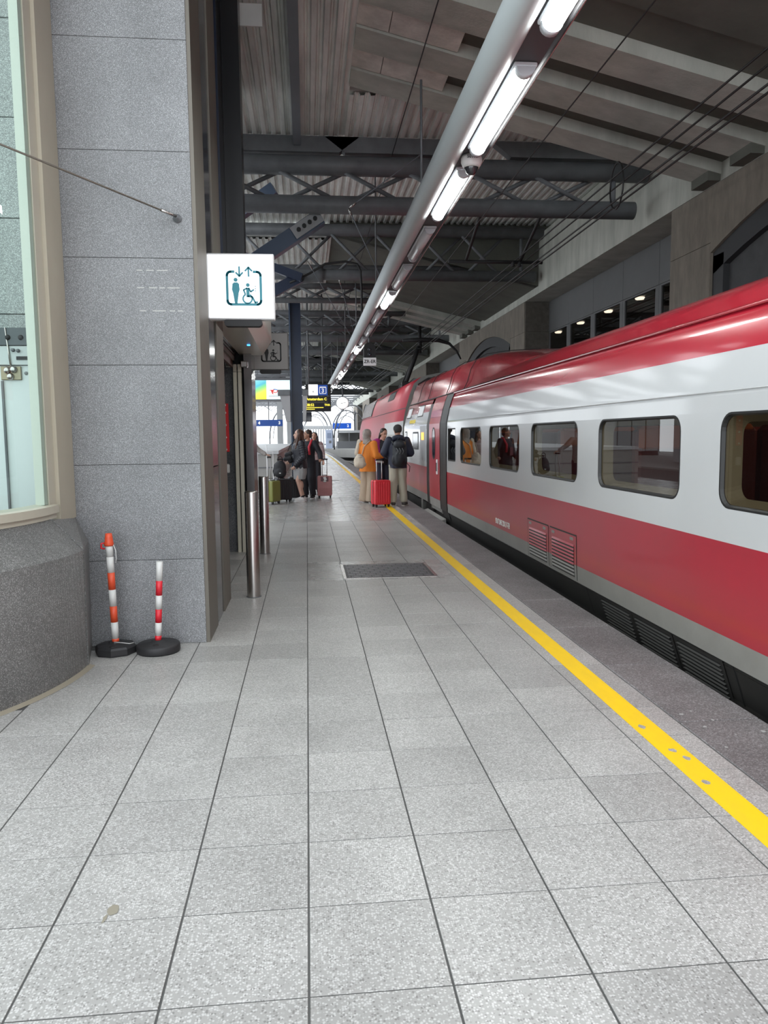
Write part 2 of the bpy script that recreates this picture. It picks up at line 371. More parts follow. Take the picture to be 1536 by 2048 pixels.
for i in range(14): m.box(-.42+i*.062, -.39+i*.062, -.13, .13, .0025, .005)
m.build('bars', BLK, g)
# track bed
tb = strip(EDGE-.02, 9.0, -8, 140, -1.6, -1.25).build('floor', mat('dark ballast', (.06,.055,.05), .9, noise_amt=.7, noise_scale=25, bump=.8, bump_scale=40)); struct(tb, 'dark ballasted track bed beside the platform')
for x in (3.2, 4.64):
    r = strip(x-.035, x+.035, -8, 130, -1.22, -1.06).build('rail', mat('rail steel', (.22,.2,.18), .3, metal=.8)); tag(r, 'steel rail in track bed, %s' % ('nearer the platform' if x < 4 else 'nearer the far wall'), 'rail')
# ================================================================== right wall
WX = 6.2
wr = MB().box(9.6, 9.8, -8, 104, -1.5, 8.5).build('wall_right', mat('brown corrugated room wall', (.06,.045,.035), .6, noise_amt=.4, noise_scale=3)); struct(wr, 'brown stone and concrete wall behind the train')
b = MB()
prof = [(WX,5.24),(WX,5.3),(WX+.02,6.75),(WX+.75,6.75),(WX+.75,5.24)]
b.prism(prof, -8, 102, 'y'); b.build('concrete_beam', CONC, wr)
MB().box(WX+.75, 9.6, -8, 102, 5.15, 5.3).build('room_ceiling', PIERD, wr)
ARCHW = mat('dark arch band', (.028,.029,.032), .6); INFILL = mat('dark render infill', (.075,.077,.08), .85, noise_amt=.5, noise_scale=5, bump=.3)
PANEL = mat('grey cladding panel', (.125,.128,.13), .5, noise_amt=.25, noise_scale=2)
DGL = glass('dark tinted glass', (.35,.33,.30))
LAMPM = emis('warm white lamp', (1,.95,.88), 14)
def archz(y, y0, y1, zs, zc):
    t = (y-(y0+y1)/2)/((y1-y0)/2); R_ = ((y1-y0)**2/4+(zc-zs)**2)/(2*(zc-zs)); return zc-R_+math.sqrt(max(0, R_*R_-(t*(y1-y0)/2)**2))
for k in range(-1, 5):
    o_ = 18*k
    for (a, b) in ((11.4, 12.7), (21.45, 22.96)):
        a += o_; b += o_
        for j, (z0, z1) in enumerate(((-1.4, 1.6), (1.605, 4.40), (4.405, 5.235))):
            m = MB().bbox(WX, WX+.72, a+.002, b-.002, z0, z1, .004, 0)
            m.build('facing_panel', PIER, wr)
    # return of the pier that closes the recess, its shade put into the colour
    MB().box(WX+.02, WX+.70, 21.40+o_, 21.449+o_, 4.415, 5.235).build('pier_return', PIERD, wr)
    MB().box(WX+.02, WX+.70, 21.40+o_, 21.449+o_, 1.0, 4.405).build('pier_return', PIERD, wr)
    # arched wall
    y0, y1 = 22.96+o_, 29.4+o_
    m = MB(); N_ = 16
    ys = [y0+(y1-y0)*i/N_ for i in range(N_+1)]
    for a, b in zip(ys, ys[1:]):
        za, zb = archz(a, y0, y1, 4.25, 4.80), archz(b, y0, y1, 4.25, 4.80)
        m.add([(WX, a, za),(WX, b, zb),(WX, b, 5.235),(WX, a, 5.235),(WX+.3, a, za),(WX+.3, b, zb)], [(0,1,2,3),(0,4,5,1)])
    m.build('arch_facing', PIER, wr)
    m = MB()
    for a, b in zip(ys, ys[1:]):
        za, zb = archz(a, y0, y1, 4.25, 4.80), archz(b, y0, y1, 4.25, 4.80)
        m.add([(WX+.05, a, za-.32),(WX+.05, b, zb-.32),(WX+.05, b, zb),(WX+.05, a, za),(WX+.2, a, za-.32),(WX+.2, b, zb-.32)], [(0,1,2,3),(0,4,5,1)])
    m.box(WX+.05, WX+.2, y0, y0+.3, -1.4, 4.2); m.box(WX+.05, WX+.2, y1-.3, y1, -1.4, 4.2)
    m.build('arch_band', ARCHW, wr)
    MB().box(WX+.15, WX+.3, y0, y1, -1.4, 4.9).build('arch_infill', INFILL, wr)
    # recess: cladding panels, mullions and windows
    js = [12.72, 14.58, 16.3, 18.035, 19.75, 21.44]
    XR = 6.9
    for a, b in zip(js, js[1:]):
        a += o_; b += o_
        MB().bbox(XR, XR+.06, a+.006, b-.006, 4.40, 5.235, .004).build('cladding_panel', PANEL, wr)
        wl, wh = a+.16, b-.10
        f = MB()
        f.box(XR+.005, XR+.07, a+.004, wl, 1.0, 4.395); f.box(XR+.005, XR+.07, wh, b-.004, 1.0, 4.395); f.box(XR+.005, XR+.07, wl, wh, 4.36, 4.395)
        fo_ = f.build('window_frame', PANEL, wr)
        p = MB().box(XR+.03, XR+.04, wl, wh, 1.0, 4.36).build('pane', DGL, fo_)
    if 0 <= k <= 2:
        for y in (18.57, 20.56, 22.7, 24.75, 27.1):
            lm = empty('downlight', (8.3, y+o_, 4.98)); tag(lm, 'small white ceiling downlight behind the dark window panes', 'lamp', 'downlights behind the wall windows')
            MB().lathe((0,0,0), [(.0,-.002),(.16,-.002),(.18,-.03),(.10,-.11),(.0,-.11)], 12).cyl((0,0,-.002),(0,0,.17),.012,n=6).build('housing', OFFW, lm)
            MB().lathe((0,0,0), [(.001,-.16),(.10,-.16),(.125,-.112),(.001,-.112)], 12).build('lens', LAMPM, lm)
# ================================================================== ceiling
def decking(x0, x1, y0, y1, z, pitch=.16, dep=.045):
    m = MB(); n = int((x1-x0)/pitch); pts = []
    for i in range(n):
        a = x0+i*pitch; pts += [(a, z), (a+.062, z), (a+.080, z+dep), (a+.100, z+dep), (a+.105, z+dep-.012), (a+.112, z+dep), (a+.142, z+dep)]
    pts.append((x0+n*pitch, z))
    k = len(pts); vs = [(p[0], y0, p[1]) for p in pts]+[(p[0], y1, p[1]) for p in pts]
    m.add(vs, [(i, i+1, k+i+1, k+i) for i in range(k-1)])
    m.box(x0, x1, y0, y1, z+dep+.02, z+dep+.25, 0)
    return m
LB = -5.2; DL = -2.4
for k in range(-1, 4):
    o_ = 18*k
    a = 3.0-0 if k == 0 else 20.4-18
    if k >= 0:
        c = decking(DL, .74, (2.4 if k else 2.4)+o_, 13.62+o_, 6.6).build('ceiling', CORR); struct(c, 'weathered ribbed metal roof decking')
        c = decking(.74, 6.95, 11.92+o_, 13.62+o_, 6.6).build('ceiling', CORR); struct(c, 'weathered ribbed metal roof decking beside the slab')
        c = decking(DL, 6.95, 13.3+o_, 20.5+o_, 6.98).build('ceiling', CORR); struct(c, 'weathered ribbed metal roof decking over the trusses')
    # sloping concrete slab with ribs
    if k >= 0:
        y1 = 11.9+o_; y0 = 2.2+o_
        P0, P1 = (.73, 6.62), (6.9, 5.17)
        def zl(x): return P0[1]+(P1[1]-P0[1])*(x-P0[0])/(P1[0]-P0[0])
        s = MB(); s.prism([(.70, zl(.70)+.17), (6.9, zl(6.9)+.17), (6.9, zl(6.9)+.6), (.70, zl(.7)+.6)], y0, y1, 'y')
        s.prism([(.70, zl(.70)+.10), (6.9, zl(6.9)+.10), (6.9, 7.3), (.70, 7.3)], y0-.02, y0+.25, 'y')
        sl = s.build('ceiling', CONCD); struct(sl, 'sloping sooty shaded concrete slab with cross ribs')
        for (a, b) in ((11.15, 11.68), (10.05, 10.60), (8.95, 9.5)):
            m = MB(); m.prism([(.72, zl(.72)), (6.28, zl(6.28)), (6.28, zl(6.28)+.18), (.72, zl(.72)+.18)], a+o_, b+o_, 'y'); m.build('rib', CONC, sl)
            m = MB(); m.box(6.0, 6.32, a+o_+.02, b+o_-.02, 5.245, zl(6.2)+.05); m.build('bearing_block', CONCD, sl)
        for (a, b) in ((10.62, 11.13), (9.53, 10.03)):
            for (xa, xb) in ((.72, 1.12), (1.13, 2.0)):
                m = MB(); m.prism([(xa, zl(xa)+.03), (xb, zl(xb)+.03), (xb, zl(xb)+.18), (xa, zl(xa)+.18)], a+o_, b+o_, 'y'); m.build('filler_block', CONCL, sl)
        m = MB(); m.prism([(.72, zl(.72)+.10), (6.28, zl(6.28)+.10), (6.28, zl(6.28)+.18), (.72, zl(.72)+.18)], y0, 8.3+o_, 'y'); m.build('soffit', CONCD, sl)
# long light-grey beam under the decking
o = MB().box(-.13, .0, 2.4, 13.45, 6.42, 6.60).build('roof_purlin', STEELL); tag(o, 'long grey steel purlin bolted under the ribbed decking', 'beam')
o2 = MB().bar((-.065,13.2,6.42),(-.065,13.2,6.05),.02,.05).build('bolt_plate', STEEL, o)
# ================================================================== trusses
def truss(y, up, lo, x0, x1, r, label, extra=None, pitch=1.12, grp='roof trusses over the platform'):
    t = empty('roof_truss', (0, y, lo)); tag(t, label, 'truss', grp)
    c = MB().cyl((x0,0,up-lo),(x1,0,up-lo),r,n=20).build('upper_chord', STEEL, t)
    c = MB().cyl((x0,0,0),(x1-.22,0,0),r*.92,n=20).build('lower_chord', STEEL, t)
    x = x0+.3; i = 0
    while x+pitch < x1-.2:
        m = MB().cyl((x, -.05, up-lo-r*.6),(x+pitch*.82, -.05, r*.6),.038,n=8).build('web_bar', STEEL, t)
        m = MB().cyl((x+pitch*1.02, .06, up-lo-r*.6),(x+.18, .06, r*.6),.038,n=8).build('web_bar', STEEL, t)
        x += pitch; i += 1
    MB().cyl((x1-.6, 0, up-lo-r*.5),(x1-.6, 0, r*.5),.045,n=8).build('end_post', STEEL, t)
    if extra:
        for (yy, zz, rr_, xa, xb) in extra: MB().cyl((xa, yy, zz-lo),(xb, yy, zz-lo), rr_, n=16).build('brace_chord', STEEL, t)
    return t
tl = ['grey tubular roof truss nearest the dome camera', 'grey tubular roof truss behind the first one, above the drain pipe', 'grey tubular roof truss above the track sign', 'grey tubular roof truss behind the track sign']
for k in range(0, 4):
    o_ = 18*k
    l1 = tl[0] if k == 0 else ('grey tubular roof truss in front of concrete slab bay' if k > 0 else '')
    lab = ['grey tubular roof truss just beyond the dome camera', 'grey tubular roof truss over the red train car joint', 'dark tubular roof truss far along the platform', 'dark tubular roof truss far along the platform'][k]
    t = truss(13.62+o_, 6.15, 5.50, LB, 6.15, .165, lab)
    m = MB()
    for (xa, xb) in ((LB, 1.0), (.4, 3.4), (3.3, 6.2)):
        m.prism([(xa, 6.60), (xb, 6.60), (xb-.35, 6.34), (xa+.35, 6.34)], 13.52+o_-t.location.y, 13.7+o_-t.location.y, 'y')
    for v in range(len(m.v)): m.v[v] = (m.v[v][0], m.v[v][1], m.v[v][2]-5.5)
    m.build('haunch_plate', STEEL, t)
    lab = ['grey tubular roof truss carrying the bent drain pipe', 'dark tubular roof truss with twin lower chords past the train joint', 'dark twin-chord roof truss far along the platform', 'dark twin-chord roof truss far along the platform'][k]
    truss(19.9+o_, 6.72, 5.62, LB, 6.25, .15, lab, extra=((.5, 5.87, .10, LB, 5.95),))
    if k < 4:
        for yy, zz, lz, xe in ((23.4, 6.0, 5.58, 2.9), (27.6, 5.86, 5.34, 3.6)):
            if k < 3: 
                lab2 = ['slim grey tubular truss below the sloping slab, ' + ('just beyond the drain pipe' if yy < 25 else 'right above the departure display'), 'slim dark truss far along the platform', 'slim dark truss far along the platform'][k]
                truss(yy+o_, zz, lz, LB, xe, .09, lab2, pitch=.8, grp='slim trusses below the slabs')
# ================================================================== granite column at the left
gc = empty('granite_column', (-1.25, 5.9, 0)); tag(gc, 'tall grey granite clad column beside the lift entrance', 'column')
def rel(o, root):
    o.location = Vector(o.location)-root.location; return o
def part(mb, name, m, root):
    return rel(mb.build(name, m, root), root)
zj = [0, .633, 1.332, 2.04, 2.784, 3.509, 4.25, 4.97, 5.7, 6.55]
part(MB().box(-1.78, -.78, 5.67, 6.19, 0, 6.55), 'core', mat('joint mortar', (.1,.1,.1), .8), gc)
for a, b in zip(zj, zj[1:]):
    part(MB().bbox(-1.78, -.775, 5.645, 5.672, a+.0012, b-.0012, .002), 'granite_slab', GRAN, gc)
part(MB().box(-.782, -.748, 5.652, 6.18, 0, 6.5), 'edge_trim', BROWN, gc)
part(MB().box(-.79, -.755, 6.2, 6.64, 0, 1.28), 'side_panel', NAVYG, gc)
part(MB().box(-.79, -.755, 6.2, 6.64, 1.29, 6.5), 'side_panel', NAVYG, gc)
part(MB().box(-.80, -.745, 6.66, 7.2, 0, 6.5), 'edge_trim', BROWN, gc)
part(MB().box(-1.78, -.80, 6.2, 7.18, 0, 6.5), 'core_back', BLK, gc)
STRIPM = mat('pale strip', (.46,.46,.44), .6)  # thin broken pale strips across the column front
for x0_, x1_, z_ in ((-1.17,-.90,2.70),(-1.17,-.85,2.58),(-1.16,-.86,2.42)):
    x = x0_
    while x < x1_:
        w_ = random.uniform(.03,.09); part(MB().box(x, min(x+w_, x1_), 5.6438, 5.6446, z_-.004, z_+.003), 'pale_mark', STRIPM, gc); x += w_+random.uniform(.01,.05)
# tension cable
cb = empty('tension_cable', (-.876, 5.645, 3.06)); tag(cb, 'thin steel cable strung to an eyelet on the granite column', 'cable')
e0 = Vector((-.876, 5.60, 3.06)); e1 = Vector((-2.35, 4.2, 3.34))
part(MB().cyl(e0, e1, .0065, n=6), 'wire', mat('aged wire rope', (.22,.2,.17), .4, metal=.7), cb)
part(MB().cyl(e0, e0+(e1-e0)*.06, .011, n=8), 'turnbuckle', INOX, cb)
part(MB().lathe((-.876, 5.645, 3.055), [(.0,-.05),(.012,-.05),(.014,-.012),(.03,-.01),(.03,0),(0,0)], 12, axis='y'), 'eyelet', STEEL, cb)
# ================================================================== curved lift enclosure
CX, CY = -3.28, 5.2
def arc(r, z, a0, a1, n): return [(CX+r*math.cos(a0+(a1-a0)*i/n), CY+r*math.sin(a0+(a1-a0)*i/n), z) for i in range(n+1)]
def arcsurf(mb, r0, z0, r1, z1, a0, a1, n=24, mi=0, sm=True):
    A = arc(r0, z0, a0, a1, n); B = arc(r1, z1, a0, a1, n); k = n+1
    mb.add(A+B, [(i, i+1, k+i+1, k+i) for i in range(n)], mi, sm)
wl = empty('wall_left', (CX, CY, 0)); struct(wl, 'curved granite base wall of the lift shaft')
A0 = -PI*.72
splits = [A0, -1.35, -.62, -.04]
for a, b in zip(splits, splits[1:]):
    m = MB(); e = .0015
    arcsurf(m, 1.79, 0, 1.80, .79, a+e, b-e, 14); arcsurf(m, 1.80, .79, 1.60, 1.0, a+e, b-e, 14, sm=False)
    part(m, 'base_panel', GRAND, wl)
m = MB(); pa, pb_ = [(-1.485,0),(-1.48,.80),(-1.66,.99),(-1.76,.99),(-1.76,0)], [(-1.60,0),(-1.59,.785),(-1.68,.97),(-1.76,.97),(-1.76,0)]
m.add([(x,5.137,z) for x, z in pa]+[(x,5.643,z) for x, z in pb_], [(i,(i+1) % 5,5+(i+1) % 5,5+i) for i in range(5)]+[(0,1,2,3,4),(9,8,7,6,5)]); part(m, 'base_panel', GRAND, wl)
m = MB(); arcsurf(m, 1.775, 0, 1.775, .8, A0, 0, 30); arcsurf(m, 1.775,.8,1.58,.99, A0, 0, 30); part(m, 'joint_backing', GROUT, wl)
m = MB(); arcsurf(m, 1.83, .001, 1.79, .012, A0, -.02, 30); part(m, 'floor_sealant', mat('dirty sealant', (.28,.25,.19), .8), wl)
wn = empty('window_1', (CX, CY, 1.0)); struct(wn, 'curved lift shaft window with cream metal frame')
m = MB()
for (ra, za, rb, zb) in ((1.605,1.0,1.605,1.03),(1.605,1.03,1.625,1.035),(1.625,1.035,1.625,1.085),(1.625,1.085,1.52,1.10),(1.52,1.10,1.52,1.0)): arcsurf(m, ra, za, rb, zb, A0, .03, 30, sm=False)
part(m, 'sill_rail', CREAM, wn)
m = MB(); arcsurf(m, 1.585, 1.09, 1.585, 6.4, A0, -.02, 40); part(m, 'pane', glass('greenish lift glass', (.80,.88,.85), ior=1.45), wn)
part(MB().box(-1.755, -1.70, 5.10, 5.16, 1.095, 6.4), 'frame_post', mat('pale frame', (.60,.62,.55), .35), wn)
part(MB().box(-1.735, -1.69, 5.165, 5.30, 1.05, 6.4), 'frame_post', CREAM, wn)
part(MB().box(-1.725, -1.665, 5.30, 5.64, .96, 6.4), 'flange', CREAMD, wn)
# inside of the lift shaft
GRANG = speckle('shaft granite', (.30,.32,.31), (.58,.62,.6), (.18,.19,.19), 190, .4, rand=.04, blot=.12, frac=(.6,.72), dfrac=(.25,.42))
sw = empty('wall_back', (-2.8, 6.35, 0)); struct(sw, 'granite slabs at the back of the lift shaft')
part(MB().box(-4.6, -1.79, 6.38, 6.5, 0, 6.5), 'backing', GROUT, sw)
for a, b in zip([0,1.0,1.75,2.5,3.23,3.98,4.7], [1.0,1.75,2.5,3.23,3.98,4.7,6.4]):
    part(MB().bbox(-4.4, -1.79, 6.35, 6.382, a+.003, b-.003, .003), 'granite_slab', GRANG, sw)
cab = empty('lift_cabin', (-2.6, 6.0, 0)); tag(cab, 'white lift cabin with door gear behind the curved glass', 'lift cabin')
CABW = mat('white cabin panel', (.66,.70,.70), .4, noise_amt=.2, noise_scale=2, col2=(.56,.6,.6))
part(MB().box(-3.6, -1.80, 5.9, 6.25, .3, 2.06), 'panel', CABW, cab)
part(MB().box(-3.6, -1.80, 5.88, 6.25, 2.065, 2.20), 'header', mat('pale header', (.52,.55,.55), .4), cab)
part(MB().box(-3.6, -1.80, 5.87, 6.25, 2.205, 2.33), 'header_rail', mat('slate grey rail', (.07,.08,.09), .35), cab)
m = MB()
for x in (-2.15, -2.06, -1.98): m.lathe((x, 5.87, 2.26), [(0,-.012),(.016,-.012),(.02,0)], 10, axis='y')
part(m, 'rail_bolts', BLK, cab)
part(MB().bbox(-2.22, -2.075, 5.885, 5.898, 1.955, 2.055, .004), 'bracket_plate', mat('brass plate', (.30,.26,.18), .4, metal=.6), cab)
for x, z in ((-2.17,2.025),(-2.125,2.03),(-2.15,1.98)): part(MB().lathe((x, 5.885, z), [(0,-.03),(.012,-.03),(.02,-.025),(.026,-.008),(.026,0)], 14, axis='y'), 'roller', INOX, cab)
for i in range(6): part(MB().lathe((-2.045+i*.048, 5.898, 2.005), [(0,-.003),(.013,-.003),(.013,.001)], 12, axis='y'), 'hole', mat('grey hole', (.22,.23,.23), .6), cab)
part(MB().box(-2.10, -2.02, 5.872, 5.879, 2.10, 2.125), 'label_plate', BLK, cab)
for x, z in ((-2.12,2.17),(-2.085,2.165)): part(MB().lathe((x, 5.88, z), [(0,-.02),(.012,-.02),(.014,0)], 10, axis='y'), 'bolt', STEEL, cab)
part(MB().cyl((-2.165,5.87,2.33),(-2.14,5.875,2.02),.007,n=6), 'rod', INOX, cab)
part(MB().box(-1.99, -1.965, 5.894, 5.899, 1.78, 1.86), 'sticker', WHITE, cab)
part(MB().box(-2.222, -2.207, 5.885, 5.899, .3, 1.95), 'edge_seal', STEEL, cab)
# ================================================================== lift lobby between the column and the next wall
lob = empty('wall_end', (-1.6, 10.25, 0)); struct(lob, 'dark granite wall with door jambs in the lift lobby')
part(MB().box(-4.0, -.945, 10.2, 10.4, 0, 2.62), 'granite_panel', GRANK, lob)
part(MB().box(-4.0, -.785, 10.41, 11.1, 0, 3.05), 'wall_core', BLK, lob)
for x in (-.935, -.875): part(MB().box(x, x+.045, 10.12, 10.22, .0, 2.36), 'door_jamb', CREAM, lob)
for x in (-.935, -.875): part(MB().box(x, x+.045, 10.12, 10.22, 2.366, 2.46), 'door_jamb', CREAM, lob)
part(MB().box(-.885, -.880, 10.15, 10.2, 0, 2.46), 'door_gap', BLK, lob)
for x in (-1.03, -.835):
    part(MB().bbox(x, x+.09, 10.08, 10.19, 2.42, 2.50, .01), 'track_bracket', INOX, lob)
part(MB().box(-.80, -.70, 10.15, 10.85, 0, 2.62), 'end_post', mat('dark stainless', (.34,.32,.32), .16, metal=.9), lob)
part(MB().box(-4.0, -3.8, 7.2, 10.2, 0, 2.62), 'back_wall', GRANK, lob)
rs = empty('red_notice', (-1.06, 10.19, 1.65)); tag(rs, 'narrow red notice strip on the dark granite lobby wall', 'sign')
part(MB().bbox(-1.11, -1.015, 10.182, 10.199, 1.33, 1.96, .004), 'panel', mat('red notice', (.62,.02,.025), .35), rs)
for z in (1.36, 1.52, 1.68, 1.84, 1.94): part(MB().lathe((-1.06, 10.182, z), [(0,-.01),(.012,-.008),(.016,0)], 10, axis='y'), 'white_dot', WHITE, rs)
cbx = MB().bbox(-.04, .04, -.03, 0, -.06, .06, .012).build('call_button_box', OFFW, None, (-1.06, 10.198, 1.11)); tag(cbx, 'pale call button box on dark granite lobby wall', 'button box')
# door header and canopy
hd = empty('door_header', (-.9, 8.7, 2.5)); tag(hd, 'stacked bronze and dark door header above the lift lobby', 'door header')
part(MB().box(-.965, -.93, 7.2, 10.1, 2.42, 2.50), 'copper_rail', mat('copper rail', (.22,.11,.08), .3, metal=.6), hd)
part(MB().box(-.96, -.91, 7.2, 10.1, 2.505, 2.56), 'bronze_rail', BROWN, hd)
part(MB().box(-.95, -.89, 7.2, 10.1, 2.565, 2.61), 'dark_rail', NAVYG, hd)
part(MB().box(-.94, -.865, 7.2, 10.1, 2.615, 2.66), 'steel_rail', INOX, hd)
cp = empty('lift_canopy', (-.65, 8.5, 2.6)); tag(cp, 'polished steel canopy box over the lift lobby', 'canopy')
part(MB().prism([(-.863,2.60),(-.56,2.60),(-.455,2.76),(-.44,2.80),(-.44,3.06),(-.863,3.06)], 6.75, 10.35), 'soffit_box', INOXS, cp)
part(MB().box(-3.8, -.975, 7.2, 10.2, 2.63, 2.72), 'inner_soffit', INOXS, cp)
part(MB().lathe((-.66, 9.2, 2.6), [(0,-.012),(.018,-.01),(.02,0)], 10), 'sensor', emis('blue indicator', (.05,.35,1), 4), cp)
# dark upper enclosure
ue = empty('shaft_cladding', (-1.2, 9.6, 3)); tag(ue, 'black steel cladding of the shaft above the lift canopy', 'cladding')
part(MB().box(-3.9, -.86, 7.2, 12.0, 3.08, 6.5), 'panel', mat('black steel sheet', (.022,.023,.026), .28, noise_amt=.4, noise_scale=2, col2=(.012,.012,.014)), ue)
part(MB().box(-.858, -.665, 9.0, 9.3, 3.08, 6.58), 'box_post', mat('black enamel steel', (.016,.017,.02), .3), ue)
for y in (7.7, 8.3): part(MB().box(-.858, -.835, y, y+.06, 3.08, 6.5), 'mullion', NAVY, ue)
# ---- lift signs
def lift_sign(name, y, face_m, ink, label, flip=False):
    s = empty(name, (-.51, y, 2.46)); tag(s, label, 'sign')
    w, h = .545, .515
    x0 = -.27
    part_ = lambda mb, n, m: mb.build(n, m, s)
    part_(MB().bbox(x0, x0+w, -.05, .05, 0, h, .006), 'case', mat('white sign case', (.7,.7,.7), .4) if face_m is SIGNW else mat('grey sign case', (.15,.145,.14), .5))
    part_(MB().box(x0+.012, x0+w-.012, -.0535, -.0505, .012, h-.012), 'face', face_m)
    part_(MB().prism(rr(.30, .06, .028, 5, .02, -.022), -.045, .045, 'y'), 'lower_housing', BLK)
    m = MB(); yy = -.0545
    f = lambda x, z: (x, yy, z)
    cx, cz, W_, H_ = .035, h*.485, .265, .265
    def poly(pts): m.add([f(*p) for p in pts], [tuple(range(len(pts)))])
    def thick(path, t, closed=False):
        n = len(path)
        for i in range(n-1 if not closed else n):
            a = Vector((*path[i], 0)); b = Vector((*path[(i+1) % n], 0)); d = (b-a).normalized(); q = Vector((-d.y, d.x, 0))*t/2
            e = d*t*.25
            poly([(a-e+q)[:2], (b+e+q)[:2], (b+e-q)[:2], (a-e-q)[:2]])
    def disc(x, z, r, n=16): poly([(x+r*math.cos(2*PI*i/n), z+r*math.sin(2*PI*i/n)) for i in range(n)])
    R_ = .03; path = []
    L_, R2, B_, T_ = cx-W_/2, cx+W_/2, cz-H_/2, cz+H_/2
    path.append((L_+.055, T_-.01))
    for k, (qx, qz, a0) in enumerate(((L_+R_, T_-.01-R_, PI/2), (L_+R_, B_+R_, PI), (R2-R_, B_+R_, 1.5*PI), (R2-R_, T_-.01-R_, 2*PI))):
        for i in range(6): path.append((qx+R_*math.cos(a0+PI/2*i/5), qz+R_*math.sin(a0+PI/2*i/5)))
    path.append((R2-.055, T_-.01))
    thick(path, .019)
    for ax, dirn in ((cx-.035, -1), (cx+.038, 1)):
        tip = T_+.025 if dirn > 0 else T_-.045; tail = T_-.045 if dirn > 0 else T_+.028
        thick([(ax, tail), (ax, tip-dirn*.004)], .013); thick([(ax-.026, tip-dirn*.028), (ax, tip), (ax+.026, tip-dirn*.028)], .013)
    px = cx-.065; z0 = B_+.007
    disc(px, T_-.073, .0155)
    poly([(px-.012,T_-.093),(px+.012,T_-.093),(px+.026,T_-.105),(px+.030,T_-.15),(px+.022,T_-.175),(px+.014,z0+.03),(px+.010,z0),(px-.010,z0),(px-.014,z0+.03),(px-.022,T_-.175),(px-.030,T_-.15),(px-.026,T_-.105)])
    wx = cx+.03; wz = B_+.045
    n = 20; ro, ri = .042, .030
    for i in range(n):
        a, b = PI*.62+2*PI*.86*i/n, PI*.62+2*PI*.86*(i+1)/n
        poly([(wx-.004+ro*math.cos(a), wz+ro*math.sin(a)), (wx-.004+ro*math.cos(b), wz+ro*math.sin(b)), (wx-.004+ri*math.cos(b), wz+ri*math.sin(b)), (wx-.004+ri*math.cos(a), wz+ri*math.sin(a))])
    disc(wx, T_-.113, .0145)
    poly([(wx-.014,T_-.135),(wx+.012,T_-.133),(wx+.012,wz+.012),(wx-.012,wz+.012)])
    thick([(wx-.008, T_-.138), (wx-.034, T_-.152), (wx-.022, T_-.182)], .012); thick([(wx+.008,T_-.140),(wx+.022,T_-.165),(wx+.045,T_-.150)], .012)
    thick([(wx-.002, wz+.020), (wx+.034, wz+.014), (wx+.056, wz-.030), (wx+.074, wz-.026)], .013)
    for i in range(3): disc(cx+.09, T_-.122-.018*i, .0042, 8)
    m.build('pictogram', ink, s)
    return s
lift_sign('lift_sign', 6.35, SIGNW, TEAL, 'square white backlit lift sign with teal pictogram on granite column')
lift_sign('lift_sign', 11.0, mat('dark grey sign face', (.30,.29,.28), .5), BLK, 'dark grey unlit lift sign beyond the steel canopy')
# ---- bollards
def bollard(x, y, label):
    b = empty('steel_bollard', (x, y, 0)); tag(b, label, 'bollard', 'steel bollards by the lift')
    MB().lathe((0,0,0), [(.0625,.004),(.0625,1.0),(.058,1.012),(0,1.013)], 28).build('post', INOX, b)
    MB().lathe((0,0,0), [(.0,.0005),(.072,.0005),(.072,.004),(.062,.006)], 28).build('base_ring', STEEL, b)
bollard(-.535, 7.25, 'brushed steel bollard by the granite column, nearer its trim')
bollard(-.575, 9.96, 'brushed steel bollard in front of the lobby end post')
# ---- chain posts
def chain_post(x, y, top, r, lean, cols, h0, bands, label, base_r, octa):
    p = empty('chain_post', (x, y, 0)); tag(p, label, 'barrier post')
    n = 8 if octa else 32
    m = MB(); m.lathe((0,0,0), [(0,.0005),(base_r*.97,.0005),(base_r,.012),(base_r,.048),(base_r*.93,.062),(.05,.075),(.045,.085),(0,.085)], n, sm=not octa); m.build('rubber_base', RUB, p)
    m = MB(); m.lathe((.0,-.09,.064), [(0,.008),(.02,.008),(.026,.0)], 10); m.build('base_plug', BLK, p)
    L = top-.08; a = 0; d = Vector(lean)
    for i, (frac, c) in enumerate(bands):
        z0 = .08+L*a; z1 = .08+L*(a+frac); a += frac
        P_ = lambda z: d*(z-.08)+Vector((0,0,z))
        MB().cyl(P_(z0), P_(z1), r, n=18).build('band', cols[c], p)
    return p, d*(top-.08)+Vector((0,0,top))
OR = mat('orange red plastic', (.72,.085,.03), .4, noise_amt=.2, noise_scale=9); RED = mat('signal red plastic', (.68,.02,.035), .35, noise_amt=.2, noise_scale=9); WP = mat('scuffed white plastic', (.66,.66,.64), .4, noise_amt=.3, noise_scale=12, col2=(.5,.49,.46))
p, tp = chain_post(-1.385, 5.46, .80, .025, (-.02,0,0), {'o': OR, 'w': WP}, 0, [(.035,'o'),(.165,'w'),(.16,'o'),(.165,'w'),(.17,'o'),(.155,'w'),(.15,'o')][0:6]+[(.15,'w')], 'orange and white chain post with orange cap on black rubber base', .143, True)
m = MB(); m.lathe(tp, [(0,.06),(.022,.058),(.026,.03),(.03,.0),(.034,-.02),(.03,-.03),(.0,-.03)], 16); m.build('cap', OR, p)
MB().tube([tp+Vector((-.03,0,-.01)), tp+Vector((-.05,-.01,-.012)), tp+Vector((-.052,-.01,-.045)), tp+Vector((-.03,0,-.05))], .007, 6).build('hook', RED, p)
MB().tube([tp+Vector((.03,-.005,-.02)), tp+Vector((.048,-.02,-.06)), tp+Vector((.05,-.02,-.12)), tp+Vector((.043,-.02,-.15))], .003, 5).build('string', WP, p)
MB().tube([(.0,-.04,.088),(.06,-.05,.083),(.11,-.06,.078),(.13,-.02,.074)], .003, 5).build('loose_string', WP, p)
